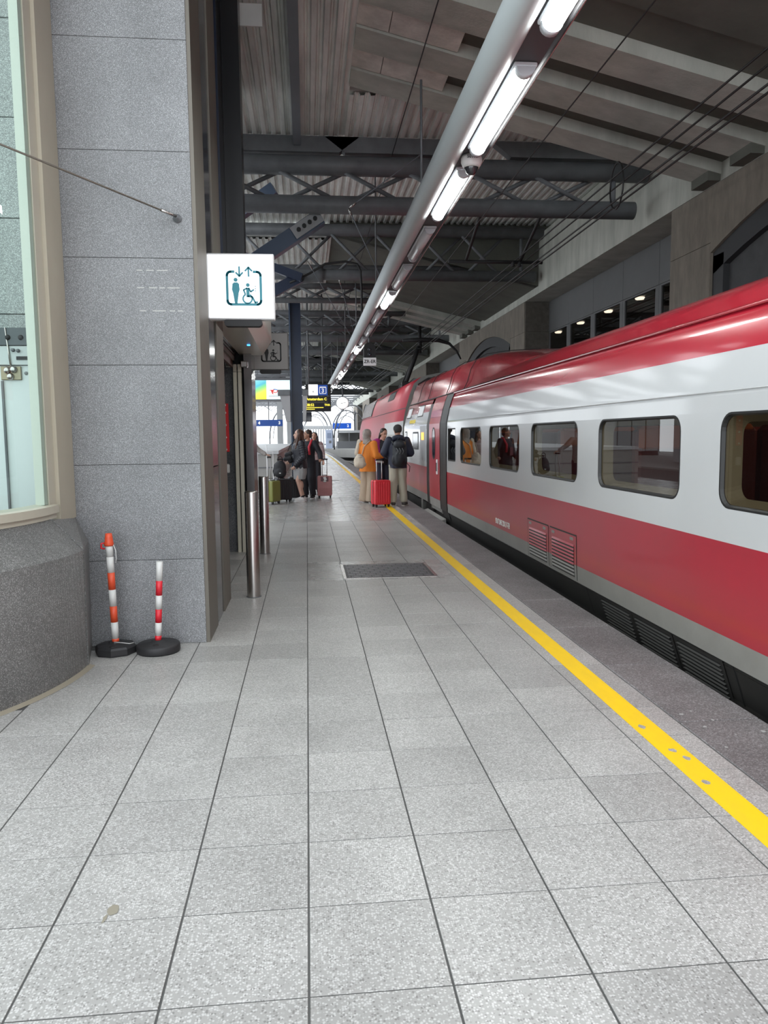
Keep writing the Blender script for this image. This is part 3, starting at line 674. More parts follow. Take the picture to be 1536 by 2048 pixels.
p, tp = chain_post(-1.088, 5.455, .65, .023, (.055,0,0), {'o': RED, 'w': WP}, 0, [(.065,'o'),(.165,'w'),(.17,'o'),(.175,'w'),(.185,'o'),(.24,'w')], 'shorter red and white chain post on round black rubber base', .152, False)
# ================================================================== light trunk with fluorescent fittings
LZ = 4.0
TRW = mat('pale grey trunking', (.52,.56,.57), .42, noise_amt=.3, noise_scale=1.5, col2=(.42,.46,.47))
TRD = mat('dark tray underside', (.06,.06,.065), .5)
lt = empty('light_trunk', (1.33, 25, 4.1)); tag(lt, 'long pale tubular lighting trunk hung over the platform', 'light trunk')
m = MB(); n = 26
ys = [-1.0+ (56)*i/n for i in range(n+1)]
def bx_(y): return -(max(0, y-14))**2*.00022
K = 14
prof = [(1.335+.112*math.cos(t), 4.085+.125*math.sin(t)) for t in [2*PI*i/K for i in range(K)]]
for a, b in zip(ys, ys[1:]):
    vs = [(x+bx_(y), y, z) for y in (a, b) for x, z in prof]
    m.add(vs, [(i, (i+1) % K, K+(i+1) % K, K+i) for i in range(K)], 0, True)
m.add([(x+bx_(-1), -1, z) for x, z in prof], [tuple(range(K))]); m.add([(x+bx_(55), 55, z) for x, z in prof], [tuple(range(K))])
part(m, 'tube', TRW, lt)
m = MB()
for a, b in zip(ys, ys[1:]):
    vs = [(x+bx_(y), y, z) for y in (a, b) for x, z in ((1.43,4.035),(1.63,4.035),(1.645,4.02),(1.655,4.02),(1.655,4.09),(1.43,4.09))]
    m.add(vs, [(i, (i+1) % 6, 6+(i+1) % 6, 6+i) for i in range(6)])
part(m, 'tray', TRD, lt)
m = MB()
for a, b in zip(ys, ys[1:]):
    vs = [(x+bx_(y), y, z) for y in (a, b) for x, z in ((1.656,4.015),(1.662,4.015),(1.662,4.095),(1.656,4.095))]
    m.add(vs, [(i, (i+1) % 4, 4+(i+1) % 4, 4+i) for i in range(4)])
part(m, 'tray_lip', INOX, lt)
LON = emis('lit fluorescent tube', (.97,1,.98), 42); LOFF = mat('unlit acrylic diffuser', (.62,.62,.64), .2, spec=.7)
FITG = mat('fitting end cap', (.52,.54,.57), .4); 
ORD = 'first second third fourth fifth sixth seventh eighth ninth tenth eleventh twelfth thirteenth fourteenth fifteenth sixteenth seventeenth eighteenth nineteenth twentieth twenty-first twenty-second'.split()
lit = {0,1,2,5,9,13,14,17,20,22}
for i in range(24):
    y = 4.03+2.025*i
    f = empty('fluorescent_light', (1.535+bx_(y), y, 4.034))
    onoff = 'lit white' if i in lit else 'unlit grey'
    if i == 0: lb_ = 'lit white fluorescent light on the trunk, second before the dome camera'
    elif i == 1: lb_ = 'lit white fluorescent light on the trunk just before the dome camera'
    else: lb_ = '%s fluorescent light on the trunk, %s after the dome camera' % (onoff, ORD[i-2])
    tag(f, lb_, 'light', 'fluorescent lights on the trunk')
    MB().bbox(-.085, .075, -.76, .76, -.03, -.001, .006).build('housing', mat('fitting housing', (.60,.62,.65), .35), f)
    m = MB(); q = [(.062*math.cos(t), -.032+.062*math.sin(t)) for t in [PI+PI*k/8 for k in range(9)]]
    vs = [(x-.005, yy, z) for yy in (-.70, .70) for x, z in q]; m.add(vs, [(k, k+1, 10+k, 9+k) for k in range(8)], 0, True); m.add(vs[:9], [tuple(range(9))]); m.add(vs[9:], [tuple(range(9))])
    m.build('diffuser', LON if i in lit else LOFF, f)
    for s in (-1, 1):
        m = MB(); vs = [((x*1.06)-.005, yy, z*1.0-.002) for yy in (s*.702, s*.765) for x, z in q]; m.add(vs, [(k, k+1, 10+k, 9+k) for k in range(8)], 0, True); m.add(vs[:9], [tuple(range(9))]); m.add(vs[9:], [tuple(range(9))])
        m.build('end_cap', FITG, f)
for i, y in enumerate((8.9, 14.6, 20.3, 25.5, 31.0, 37.0, 43)):
    o = MB().cyl((1.36+bx_(y), y, 4.2), (1.36+bx_(y), y, 6.9 if i % 2 else 5.5), .014, n=6).build('hanger_rod', STEEL)
    tag(o, 'thin steel rod hanging the light trunk from the roof', 'rod', 'hanger rods of the light trunk')
# dome camera
dc = empty('dome_camera', (1.535, 7.05, 4.033)); tag(dc, 'white dome security camera with dark bubble under the light trunk', 'camera')
dc.scale = (1.15, 1.15, 1.15)
MB().lathe((0,0,0), [(0,-.001),(.075,-.001),(.083,-.02),(.083,-.05),(.072,-.075),(.055,-.085),(0,-.085)], 28).build('housing', WHITE, dc)
MB().lathe((0,0,0), [(.054,-.083),(.052,-.10),(.042,-.125),(.024,-.14),(0,-.146)], 24).build('bubble', mat('smoked dome', (.03,.03,.035), .06, spec=.8), dc)
MB().lathe((0,0,0), [(.062,-.082),(.064,-.09),(.056,-.092),(.054,-.083)], 28).build('dome_ring', OFFW, dc)
text('number_print', '50190', .034, BLK, (-.01, -.0845, -.032), FACE, dc, bold=.0006)
# track signal plate ZR-ER
zs = empty('signal_box', (1.595, 19.2, 3.255)); tag(zs, 'black round-topped signal box with white ZR-ER plate on a pole', 'signal')
pts = [(-.145,.20),(.145,.20),(.145,.42)]+[(.145*math.cos(t), .42+.15*math.sin(t)) for t in [PI*i/10 for i in range(1, 10)]]+[(-.145,.42)]
MB().prism(pts, -.09, .09, 'y').build('case', BLK, zs)
MB().bbox(-.162, .162, -.105, -.09, 0, .198, .004).build('plate', WHITE, zs)
text('lettering', 'ZR-ER', .115, BLK, (0, -.107, .10), FACE, zs, bold=.002, sx=.95)
MB().cyl((.0,0,.56),(.0,0,.762),.032,n=10).build('pole', STEEL, zs)
for z in (.28,.40): MB().lathe((0,-.09,z), [(0,-.004),(.04,-.004),(.045,0)], 14, axis='y').build('lens', NAVYG, zs)
# bent drain pipe
o = MB().tube([(-.35,19.6,5.35),(-.1,19.6,5.45),(.15,19.6,5.58),(.55,19.6,5.82),(1.05,19.6,5.88),(1.35,19.6,5.82),(1.43,19.6,5.65),(1.45,19.6,5.2),(1.45,19.6,4.15)], .03, 8).build('drain_pipe', BLK); tag(o, 'thin black bent pipe dropping from the truss to the light trunk', 'pipe')
# navy struts
def strut(name, p0, p1, w, h, m, label, plate=False):
    s = empty(name, p0); tag(s, label, 'strut')
    a = Vector(p0); b = Vector(p1); rel(MB().bar(a, b, w, h).build('beam', m, s), s)
    if plate:
        d = (b-a).normalized(); c = b-d*.3
        rel(MB().bar(b-d*.58+Vector((0,-.17,0)), b+Vector((0,-.17,0)), .02, .22).build('gusset_plate', LGUS, s), s)
        for i in range(4):
            q = b-d*(.12+.115*i)+Vector((0,-.185,0)); rel(MB().cyl(q, q+Vector((0,-.03,0)), .038, n=10).build('bolt', BLK, s), s)
    return s
LGUS = mat('galvanised gusset', (.34,.35,.36), .5)
NAVL = mat('blue grey painted steel', (.055,.085,.14), .35, noise_amt=.3, noise_scale=2)
strut('roof_strut', (-1.5,13.9,4.15), (.32,13.9,5.36), .24, .26, NAVL, 'blue grey box strut with white bolted gusset below the nearest truss', True)
strut('roof_strut', (-1.7,16.5,5.85), (-.55,16.2,6.55), .2, .24, NAVL, 'blue grey box strut rising to the decking behind the nearest truss')
strut('roof_strut', (-1.6,19.5,6.0), (-.05,19.5,5.45), .14, .2, NAVY, 'dark navy strut sloping down to the drain pipe truss')
strut('roof_strut', (-1.9,19.7,4.55), (-.08,19.7,5.5), .2, .26, NAVY, 'dark navy arm rising to the drain pipe truss')
strut('roof_post', (-.12,16.9,5.2), (-.12,16.9,6.95), .16, .2, NAVY, 'short navy post under the decking between the two nearest trusses')
o = MB().tube([(-.2,19.9,5.45),(.15,19.9,5.55),(.35,19.9,5.62),(.5,19.9,5.62)], [.1,.15,.20,.205], 16).build('chord_sleeve', STEEL); tag(o, 'flared grey sleeve where navy arm meets the truss tube', 'sleeve')
# guy wires
for (a, b, lab) in (((.80,13.3,5.37),(2.0,12.7,6.1),'thin stay wire from truss up to the decking'), ((.78,13.3,5.35),(1.35,13.5,4.23),'thin stay wire from truss down to the trunk, with turnbuckle'), ((.1,17.5,5.4),(1.2,20.8,4.25),'long thin stay wire down to the far trunk'), ((.9,19.9,5.5),(1.36,21.0,4.23),'thin stay wire hanging from the drain pipe truss')):
    w_ = empty('stay_wire', a); tag(w_, lab, 'wire')
    rel(MB().cyl(a, b, .008, n=5).build('wire', STEELL, w_), w_)
    d = Vector(b)-Vector(a); rel(MB().cyl(Vector(a), Vector(a)+d*.09, .018, n=6).build('turnbuckle', INOX, w_), w_)
# white board hanging at the decking
o = MB().bbox(-.78, -.42, 9.5, 9.53, 6.3, 7.0-.45, .004).build('white_board', OFFW); tag(o, 'white metal board hung under the decking by the black shaft', 'board')
# navy platform column
nc = empty('platform_column', (-.32, 24, 0)); tag(nc, 'dark navy steel platform column with grey loudspeaker boxes', 'column')
part(MB().box(-.48, -.44, 23.85, 24.15, 0, 5.6), 'flange', NAVL, nc)
part(MB().box(-.44, -.16, 23.97, 24.03, 0, 5.6), 'web', NAVY, nc)
part(MB().box(-.16, -.12, 23.85, 24.15, 0, 5.6), 'flange', NAVY, nc)
GREYB = mat('grey loudspeaker box', (.34,.34,.35), .45)
part(MB().prism([(-.80,2.78),(-.49,2.78),(-.49,1.98),(-.62,1.98)], 23.7, 24.2), 'speaker_box', GREYB, nc)
part(MB().prism([(-.11,2.78),(.04,2.78),(-.02,1.98),(-.11,1.98)], 23.7, 24.2), 'speaker_box', GREYB, nc)
part(MB().box(-.86, -.49, 23.66, 24.24, 2.785, 2.95), 'box_cap', STEEL, nc); part(MB().box(-.11, .06, 23.66, 24.24, 2.785, 2.95), 'box_cap', STEEL, nc)
# departure display and platform sign
dd = empty('departure_display', (.38, 28, 2.42)); tag(dd, 'black departure display with yellow dot lettering hung over the platform', 'display')
part(MB().bbox(-.14, .90, 27.9, 28.15, 2.42, 2.97, .01), 'case', BLK, dd)
YD = emis('yellow led', (1,.82,.08), 1.3)
for (t_, x, z, s_) in (('Amsterdam C', .0, 2.86, .13), ('08:52', .0, 2.65, .13), ('THA', .66, 2.65, .10)):
    text('lettering', t_, s_, YD, Vector((x, 27.892, z))-dd.location, FACE, dd, bold=.003, align='LEFT')
m = MB()
for (z, a, b) in ((2.545, 0, .62), (2.485, 0, .28)):
    x = a
    while x < b: m.box(x, x+.035, 27.893, 27.896, z, z+.028); x += .045
part(m, 'small_lettering', YD, dd)
m = MB()
for z in (2.75, 2.86):
    for i in range(17): m.box(.01+i*.046, .035+i*.046, 27.895, 27.898, z-.03, z+.03) if (z < 2.8 or i > 13) else None
part(m, 'dark_segments', mat('dim segments', (.12,.11,.09), .5), dd)
ts = empty('platform_sign', (.42, 28, 2.99)); tag(ts, 'white and blue platform 3 sign above departure display', 'sign')
part(MB().bbox(-.02, .90, 27.92, 28.12, 2.985, 3.40, .008), 'case', BLK, ts)
part(MB().box(.09, .43, 27.912, 27.919, 3.0, 3.39), 'white_panel', mat('white sign panel', (.8,.8,.8), .4, emit=(1,1,1), es=.8), ts)
part(MB().box(.435, .78, 27.912, 27.919, 3.0, 3.37), 'blue_panel', mat('station blue', rgb(25,75,165), .4, emit=rgb(25,75,165), es=.4), ts)
WI = mat('white ink', (.85,.85,.85), .4, emit=(1,1,1), es=.4)
m = MB(); m.ring(rr(.25,.26,.03,4,.61,3.18), rr(.21,.22,.02,4,.61,3.18), lambda x, z: (x, 27.910, z)); m.box(.51,.71,27.9095,27.911,3.265,3.285); part(m, 'sign_frame', WI, ts)
text('numeral', '3', .20, WI, Vector((.61,27.909,3.16))-ts.location, FACE, ts, bold=.006)
text('numeral', 'A', .09, mat('grey ink', (.2,.2,.22), .5), Vector((.26,27.909,3.13))-ts.location, FACE, ts, bold=.002)
part(MB().cyl((.1,28,3.38),(.1,28,6.6),.03,n=8), 'hanger', STEEL, ts); part(MB().cyl((.62,28,3.38),(.62,28,6.6),.03,n=8), 'hanger', STEEL, ts)
o = empty('monitor', (.03, 32, 2.16)); tag(o, 'small dark monitor hung below the navy column speakers', 'monitor')
part(MB().bbox(-.17,.22,31.9,32.1,2.13,2.52,.01), 'case', BLK, o); part(MB().box(.0,.05,31.97,32.03,2.52,6.97), 'hanger', STEEL, o); part(MB().box(-.14,.19,31.89,31.899,2.16,2.49), 'screen', NAVYG, o)
# clock
ck = empty('station_clock', (1.885, 40, 3.23)); tag(ck, 'round white station clock hung over the platform', 'clock')
MB().lathe((0,0,0), [(0,-.09),(.30,-.09),(.325,-.08),(.33,.08),(.30,.09),(0,.09)], 32, axis='y').build('case', mat('pale clock case', (.5,.5,.5), .4), ck)
MB().lathe((0,-.091,0), [(0,-.003),(.305,-.003),(.305,0)], 32, axis='y').build('dial', mat('lit dial', (.85,.85,.85), .4, emit=(1,1,1), es=.8), ck)
m = MB(); m.bar((0,-.097,0),(-.12,-.097,-.03),.012,.022); m.bar((0,-.097,0),(.16,-.097,.02),.012,.014); m.build('hands', BLK, ck)
MB().cyl((0,0,.32),(0,0,3.32),.03,n=8).build('hanger', STEEL, ck)
# catenary: wires, bracket and the ring loops
WIRE = mat('black wire', (.015,.015,.015), .5)
for i, (x, z, lab) in enumerate(((4.15,4.62,'lower contact wire pair over the train, nearer strand'),(4.28,4.64,'lower contact wire pair over the train, further strand'),(4.2,4.98,'upper catenary wire above the contact wires'),(4.42,5.0,'second upper catenary wire nearer the wall'),(2.9,5.05,'thin feeder wire crossing under the concrete slab'),(1.55,6.35,'thin wire high under the slab beside the trunk'))):
    o = MB().tube([(x, -2, z), (x, 6, z-.02), (x+.02, 20, z), (x, 38, z), (x-.2, 60, z)], .013 if i < 4 else .008, 6).build('overhead_wire', WIRE); tag(o, lab, 'wire')
for y in (10.2, 27.5):
    pts = [(4.2+.0*math.cos(t), y+.22*math.cos(t), 4.82+.30*math.sin(t)) for t in [2*PI*i/20 for i in range(21)]]
    o = MB().tube(pts, .012, 5).build('wire_loop', WIRE); tag(o, 'black jumper loop on the overhead wires, %s' % ('before the nearest truss' if y < 20 else 'beyond the second truss'), 'wire')
cbk = empty('catenary_bracket', (3.6, 15.2, 4.9)); tag(cbk, 'steel bracket frame carrying the overhead wires below the nearest truss', 'bracket')
part(MB().cyl((3.15,13.6,5.45),(3.2,15.2,4.95),.03,n=8), 'drop_rod', BLK, cbk); part(MB().cyl((4.25,13.6,5.45),(4.3,15.2,4.95),.03,n=8), 'drop_rod', BLK, cbk)
part(MB().cyl((2.85,15.2,4.93),(4.75,15.2,4.93),.035,n=8), 'cross_tube', BLK, cbk)
for x in (4.15, 4.28, 4.6): part(MB().lathe((x,15.2,4.93),[(0,-.1),(.05,-.08),(.03,-.05),(.05,-.02),(.03,.02),(0,.05)],10), 'insulator', BLK, cbk)
cb2 = empty('pantograph', (3.9, 26, 3.6)); tag(cb2, 'black pantograph with curved horn raised on the power car roof', 'pantograph')
part(MB().tube([(3.35,25.6,3.3),(3.7,26,4.1),(3.85,26,4.55)], .07, 8), 'mast', BLK, cb2)
part(MB().tube([(3.2,25.7,3.2),(3.6,26,4.0),(3.75,26,4.4)], .03, 6), 'stay', BLK, cb2)
part(MB().tube([(3.3,26,4.72),(3.9,26,4.75),(4.5,26,4.74),(4.9,26,4.62),(5.15,26,4.38),(5.3,26,4.1)], [.05,.08,.07,.05,.035,.025], 8), 'arm', BLK, cb2)
part(MB().cyl((3.88,26,4.3),(3.88,26,5.2),.06,n=8), 'post', BLK, cb2)
part(MB().box(3.2,3.6,25.5,25.7,3.135,3.30), 'foot', BLK, cb2)
for i in range(3): part(MB().lathe((3.88,26,4.45+i*.1),[(.05,-.03),(.11,0),(.05,.03)],12), 'insulator_disc', BLK, cb2)
# ================================================================== train
TR = rgb(196,22,42)
RED1 = mat('train red lacquer', (.44,.012,.030), .22, spec=.55, noise_amt=.25, noise_scale=2, col2=(.36,.012,.030), coat=.6)
RED2 = mat('train red weathered', (.36,.016,.034), .36, spec=.5, noise_amt=.45, noise_scale=2.5, col2=(.29,.026,.036), coat=.25)
SIL = mat('train silver grey', (.56,.57,.575), .27, metal=.1, spec=.5, noise_amt=.18, noise_scale=2.5, col2=(.48,.49,.495), coat=.5)
PCR = mat('power car red', (.40,.02,.04), .42, spec=.35, noise_amt=.35, noise_scale=2, col2=(.32,.025,.04)); PCS = mat('power car silver', (.50,.50,.50), .45, spec=.3)
GRY = mat('train sill grey', (.25,.245,.225), .5, noise_amt=.5, noise_scale=3, col2=(.17,.165,.15))
SKT = mat('train skirt black', (.022,.021,.02), .5, noise_amt=.5, noise_scale=3, col2=(.045,.042,.036))
GASK = mat('rubber gasket', (.012,.012,.012), .45)
TGL = glass('train window glass', (.46,.43,.36), ior=1.6)
PX = [(-.62,2.74),(-.30,2.66),(.13,2.515),(.135,2.495),(.295,2.483),(.60,2.476),(.865,2.475),(1.065,2.475),(1.64,2.475),(1.74,2.478),(1.80,2.492),(2.005,2.535),(2.15,2.582),(2.255,2.625),(2.262,2.638),(2.36,2.70),(2.44,2.80),(2.50,2.93),(2.56,3.2),(2.60,3.55),(2.61,3.93)]
XC = 3.93
def bx(z):
    for (a, xa), (b, xb) in zip(PX, PX[1:]):
        if a <= z <= b: return xa+(xb-xa)*(z-a)/(b-a)
    return PX[-1][1]
def zmat(z):        # 0 skirt 1 grey 2 red low 3 silver 4 red top
    return 0 if z < .132 else 1 if z < .295 else 2 if z < .865 else 3 if z < 2.005 else 4
tc = empty('train_coach', (XC, 8, -1)); tag(tc, 'red and silver high-speed train coach with row of square windows', 'train')
Y0, Y1 = -7.0, 19.35
S_ = .99
wins = [(-2.89,-1.42),(-.95,.52),(1.0,2.47),(2.94,4.41),(4.90,6.36),(6.86,8.35),(8.82,10.33),(10.80,12.32),(12.72,13.42)]
wins = [(a*S_, b*S_) for a, b in wins]
D0, D1 = 13.42, 15.6        # door bay
ycuts = sorted({Y0, D0, D1, Y1, 16.9, 17.45}|{y for w_ in wins for y in w_})
m = MB()
for (za, xa), (zb, xb) in zip(PX, PX[1:]):
    zc = (za+zb)/2
    for a, b in zip(ycuts, ycuts[1:]):
        if D0-.01 <= a and b <= D1+.01 and zc < 2.26: continue
        if 1.065 <= zc <= 1.64 and any(abs(a-w_[0]) < .01 for w_ in wins): continue
        if zc < .131 and a >= D1-.01: continue
        m.add([(xa,a,za),(xa,b,za),(xb,b,zb),(xb,a,zb)], [(0,1,2,3)], zmat(zc), zc > 1.7)
    m.add([(2*XC-xa,Y0,za),(2*XC-xa,Y1,za),(2*XC-xb,Y1,zb),(2*XC-xb,Y0,zb)], [(0,1,2,3)], zmat(zc))
for yy in (Y0, Y1):
    ring_ = [(x, yy, z) for z, x in PX if z >= .13]+[(2*XC-x, yy, z) for z, x in PX[::-1] if z >= .13]
    m.add(ring_, [tuple(range(len(ring_)))], 0)
m.add([(2.52,Y0,.1),(2.52,Y1,.1),(5.3,Y1,.1),(5.3,Y0,.1)], [(0,1,2,3)], 0)
part(m, 'body_shell', [SKT, GRY, RED2, SIL, RED1], tc)
part(MB().box(2.6, 5.2, Y0, Y1, -.5, .09), 'underframe', SKT, tc)
# gutter line and seam ridges
part(MB().tube([(2.615, Y0, 2.262),(2.615, D0, 2.262)], .012, 6), 'gutter_rail', RED1, tc)
part(MB().tube([(2.477, Y0, 1.765),(2.477, D0, 1.765)], .004, 6), 'seam', SIL, tc)
part(MB().box(2.502, 2.52, Y0, D0, .127, .136), 'sill_seam', BLK, tc)
# windows
for (a, b) in wins:
    w_ = b-a; h_ = .575; cy = (a+b)/2; cz = 1.3525
    small = w_ < 1
    f2 = lambda y, z: (2.475, y, z)
    rad = .03 if small else .11
    m = MB(); m.ring(rcorner(w_, h_, 6, cy, cz), rr(w_-.004, h_-.004, rad, 6, cy, cz), f2); win = part(m, 'coach_window', SIL, tc)
    m = MB(); outer = rr(w_-.004, h_-.004, rad, 6, cy, cz); inner = rr(w_-.05, h_-.05, rad-.02, 6, cy, cz); mid = rr(w_-.03, h_-.03, rad-.01, 6, cy, cz)
    m.ring(outer, mid, f2); 
    n = len(mid)
    m.add([(2.475, *p) for p in mid]+[(2.498, *p) for p in inner], [(i, (i+1) % n, n+(i+1) % n, n+i) for i in range(n)])
    m.build('gasket', GASK, win)
    m = MB(); m.add([(2.495, *p) for p in inner], [tuple(range(n))]); m.build('pane', TGL, win)
    if not small:
        m = MB(); o_, i_ = rr(w_-.05, h_-.05, rad-.02, 6, cy, cz), rr(w_-.14, h_-.12, rad-.03, 6, cy, cz)
        m.add([(2.50, *p) for p in o_]+[(2.58, *p) for p in i_], [(i, (i+1) % n, n+(i+1) % n, n+i) for i in range(n)]); m.build('inner_reveal', mat('beige reveal', (.30,.27,.21), .5), win)
# interior
INT = mat('dim interior', (.12,.105,.085), .7)
part(MB().box(2.62, 5.2, Y0+.1, D0-.1, .35, .4), 'interior_floor', mat('dark carpet', (.05,.02,.03), .9), tc)
part(MB().box(5.1, 5.2, Y0+.1, D0-.1, .4, 2.1), 'interior_wall', INT, tc)
part(MB().box(2.62, 5.2, Y0+.1, D0-.1, 2.05, 2.1), 'interior_ceiling', INT, tc)
part(MB().box(3.5, 4.3, Y0+.3, 12.3, 2.02, 2.045), 'added_ceiling_lamp', emis('added warm saloon lamp', (1,.78,.5), 1.1), tc)  # unseen lamp, added to give the coach interior a brownish glow
part(MB().box(2.62, 5.2, 12.45, 12.5, .4, 2.05), 'partition', INT, tc)
SEAT = mat('plum seat fabric', (.15,.02,.03), .8); SEATO = mat('orange headrest', (.5,.12,.03), .8)
smb = MB(); smb.bbox(-.23,.23,-.07,.07,0,.82,.04); smb.bbox(-.23,.23,-.5,0,.0,.14,.03)
sme = smb.mesh('seat'); sme.materials.append(SEAT)
hmb = MB(); hmb.bbox(-.21,.21,-.085,.06,.62,.83,.03); hme = hmb.mesh('headrest'); hme.materials.append(SEATO)
i = 0
for y in [3.2+.98*k for k in range(9)]:
    for x in (2.95, 3.45, 4.5):
        st = link('seat', sme, tc); st.location = Vector((x, y, .75))-tc.location; st.rotation_euler.z = PI if (int(y/.98) % 2) else 0
        if i % 3 == 0: hh = link('headrest', hme, st)
        i += 1
# curtain strips beside panes
for y in (4.66, 6.62, 8.6, 10.57):
    m = MB()
    for k in range(4): m.cyl((2.56, y-.14+k*.09, 1.02), (2.56, y-.14+k*.09, 1.72), .035, n=8)
    part(m, 'curtain', mat('grey curtain', (.36,.33,.28), .8), tc)
# door bay
def panel(mb, a, b, z0, z1, off, mi=0, matz=False):
    zs = sorted({z0, z1}|{z for z, x in PX if z0 < z < z1})
    for za, zb in zip(zs, zs[1:]):
        q = [(bx(za)-off, a, za),(bx(za)-off, b, za),(bx(zb)-off, b, zb),(bx(zb)-off, a, zb)]
        mb.add(q, [(0,1,2,3)], zmat((za+zb)/2) if matz else mi)
m = MB(); panel(m, D0, D1, .02, 2.262, -.06, 0); dr = part(m, 'coach_door', BLK, tc)
m = MB(); panel(m, D0-.02, D0+.62, -.02, 2.262, .012); m.build('gasket', GASK, dr)
m = MB(); panel(m, D1-.36, D1+.02, -.02, 2.15, .012); m.build('gasket', GASK, dr)
DA, DB = D0+.61, D1-.35
m = MB(); 
for z0, z1, mi in ((.05,.295,0),(.297,1.86,1),(1.864,2.262,2)): panel(m, DA, DB, z0, z1, .018, mi)
for yy in (DA, DB): m.box(2.50, 2.53, yy-.004, yy+.004, .05, 1.8, 0)
m.build('door_leaf', [GRY, RED2, RED1], dr)
cy, cz = (DA+DB)/2+.05, 1.36
outer, inner = rr(.34, .62, .15, 6, cy, cz), rr(.28, .56, .12, 6, cy, cz)
m = MB(); m.ring(outer, inner, lambda y, z: (2.4525, y, z)); n = len(inner); m.add([(2.4525,*p) for p in inner]+[(2.47,*p) for p in inner], [(i,(i+1) % n,n+(i+1) % n,n+i) for i in range(n)]); m.build('window_gasket', GASK, dr)
m = MB(); m.add([(2.455, *p) for p in inner], [tuple(range(n))]); m.build('window_pane', NAVYG, dr)
MB().bbox(2.435, 2.452, DA+.16, DA+.27, .78, 1.06, .004).build('handle_plate', WHITE, dr)
MB().box(2.425, 2.436, DA+.19, DA+.24, .84, 1.0).build('handle', BLK, dr)
MB().prism([(2.52,-.02),(2.40,-.06),(2.40,-.09),(2.52,-.12)], D0+.3, D1+.25, 'y').build('step', mat('step grey', (.3,.29,.27), .5), dr)
# end bay details
EB = mat('small panel grey', (.36,.37,.38), .4)
def plate(name, a, b, z0, z1, r, m_, off=.006):
    o = MB(); w_, h_ = b-a, z1-z0; q = rr(w_, h_, r, 4, (a+b)/2, (z0+z1)/2); n = len(q)
    X = lambda z: bx(z)-off
    o.add([(X(z), y, z) for y, z in q]+[(X(z)+.02, y, z) for y, z in q], [tuple(range(n))]+[(i, (i+1) % n, n+(i+1) % n, n+i) for i in range(n)])
    return part(o, name, m_, tc)
plate('side_window', 16.85, 17.75, 1.20, 1.60, .05, GASK, .004); plate('side_window_pane', 16.92, 17.68, 1.24, 1.56, .04, NAVYG, .007)
plate('side_window', 18.75, 19.15, 1.28, 1.62, .05, GASK, .004); plate('side_window_pane', 18.8, 19.1, 1.31, 1.59, .04, mat('pale decal', (.6,.6,.6), .3), .007)
plate('service_hatch', 15.75, 16.6, .98, 1.72, .02, EB, .004); plate('orange_indicator', 16.05, 16.4, 1.42, 1.58, .02, emis('orange indicator', (1,.45,.08), 1.6), .009)
plate('poster', 16.5, 17.3, 1.93, 2.18, .02, GASK, .006); plate('poster_face', 16.55, 17.25, 1.95, 2.16, .02, WHITE, .010)
plate('poster', 18.4, 19.1, 1.93, 2.18, .02, GASK, .006); plate('poster_face', 18.45, 19.05, 1.95, 2.16, .02, WHITE, .010)
YLG = mat('yellow decal', (.85,.65,.03), .4)
for i in range(5): plate('yellow_mark', 17.5+i*.2, 17.62+i*.2, 1.80, 1.88, .01, YLG, .008)
# louvred vent hatches
VT = [(7.63, 8.36), (6.80, 7.56)]
for (a, b) in VT:
    m = MB(); panel(m, a, b, .165, .565, .003, matz=True); v = part(m, 'vent_hatch', [SKT, GRY, RED2, SIL, RED1], tc)
    m = MB()
    for (p, q_, z0, z1) in ((a-.012,a,.15,.57),(b,b+.012,.15,.57)): panel(m, p, q_, z0, z1, .002)
    panel(m, a-.01, b+.01, .565, .58, .002); m.build('hatch_seam', GASK, v)
    for k in range(9):
        z = .185+k*.034; mm = RED2 if z > .285 else GRY
        MB().add([(bx(z)-.004, a+.06, z),(bx(z)-.004, b-.06, z),(bx(z)-.010, b-.06, z+.006),(bx(z)-.010, a+.06, z+.006),(bx(z)-.004, a+.06, z+.026),(bx(z)-.004, b-.06, z+.026)], [(0,1,2,3),(3,2,5,4)]).build('louvre', mm, v)
        MB().add([(bx(z)-.0045, a+.05, z-.012),(bx(z)-.0045, b-.05, z-.012),(bx(z)-.0045, b-.05, z+.003),(bx(z)-.0045, a+.05, z+.003)], [(0,1,2,3)]).build('louvre_gap', GASK, v)
    for y in (a+.08, b-.14): MB().box(bx(.53)-.008, bx(.53), y, y+.08, .52, .545).build('latch', GRY, v)
# skirt grilles
for (a, b) in ((5.70,6.28),(5.02,5.60),(4.36,4.92)):
    m = MB(); panel(m, a, b, -.30, .10, .003); v = part(m, 'skirt_grille', BLK, tc)
    for (p, q_) in ((a-.04, a), (b, b+.04)):
        m = MB(); panel(m, p, q_, -.34, .125, .008); m.build('grille_frame', SKT, v)
    m = MB(); panel(m, a, b, .095, .12, .008); m.build('grille_frame', SKT, v)
    for k in range(13):
        z = -.30+k*.030
        MB().add([(bx(z)-.004, a, z),(bx(z)-.004, b, z),(bx(z+.016)-.020, b, z+.016),(bx(z+.016)-.020, a, z+.016),(bx(z+.02)-.004, b, z+.02),(bx(z+.02)-.004, a, z+.02)], [(0,1,2,3),(3,2,4,5)]).build('louvre', mat('louvre grey', (.10,.098,.09), .5), v)
for y_ in (6.62, 4.2): m = MB(); panel(m, y_, y_+.014, -.6, .127, .003); part(m, 'skirt_seam', BLK, tc)
# lettering
o = text('fleet_number', '93 87 3845 228-2 F-TH', .095, mat('white lettering', (.75,.75,.72), .4), Vector((2.476-.004, 9.48, .385))-tc.location, FACEX, tc, bold=.003, sx=.78)
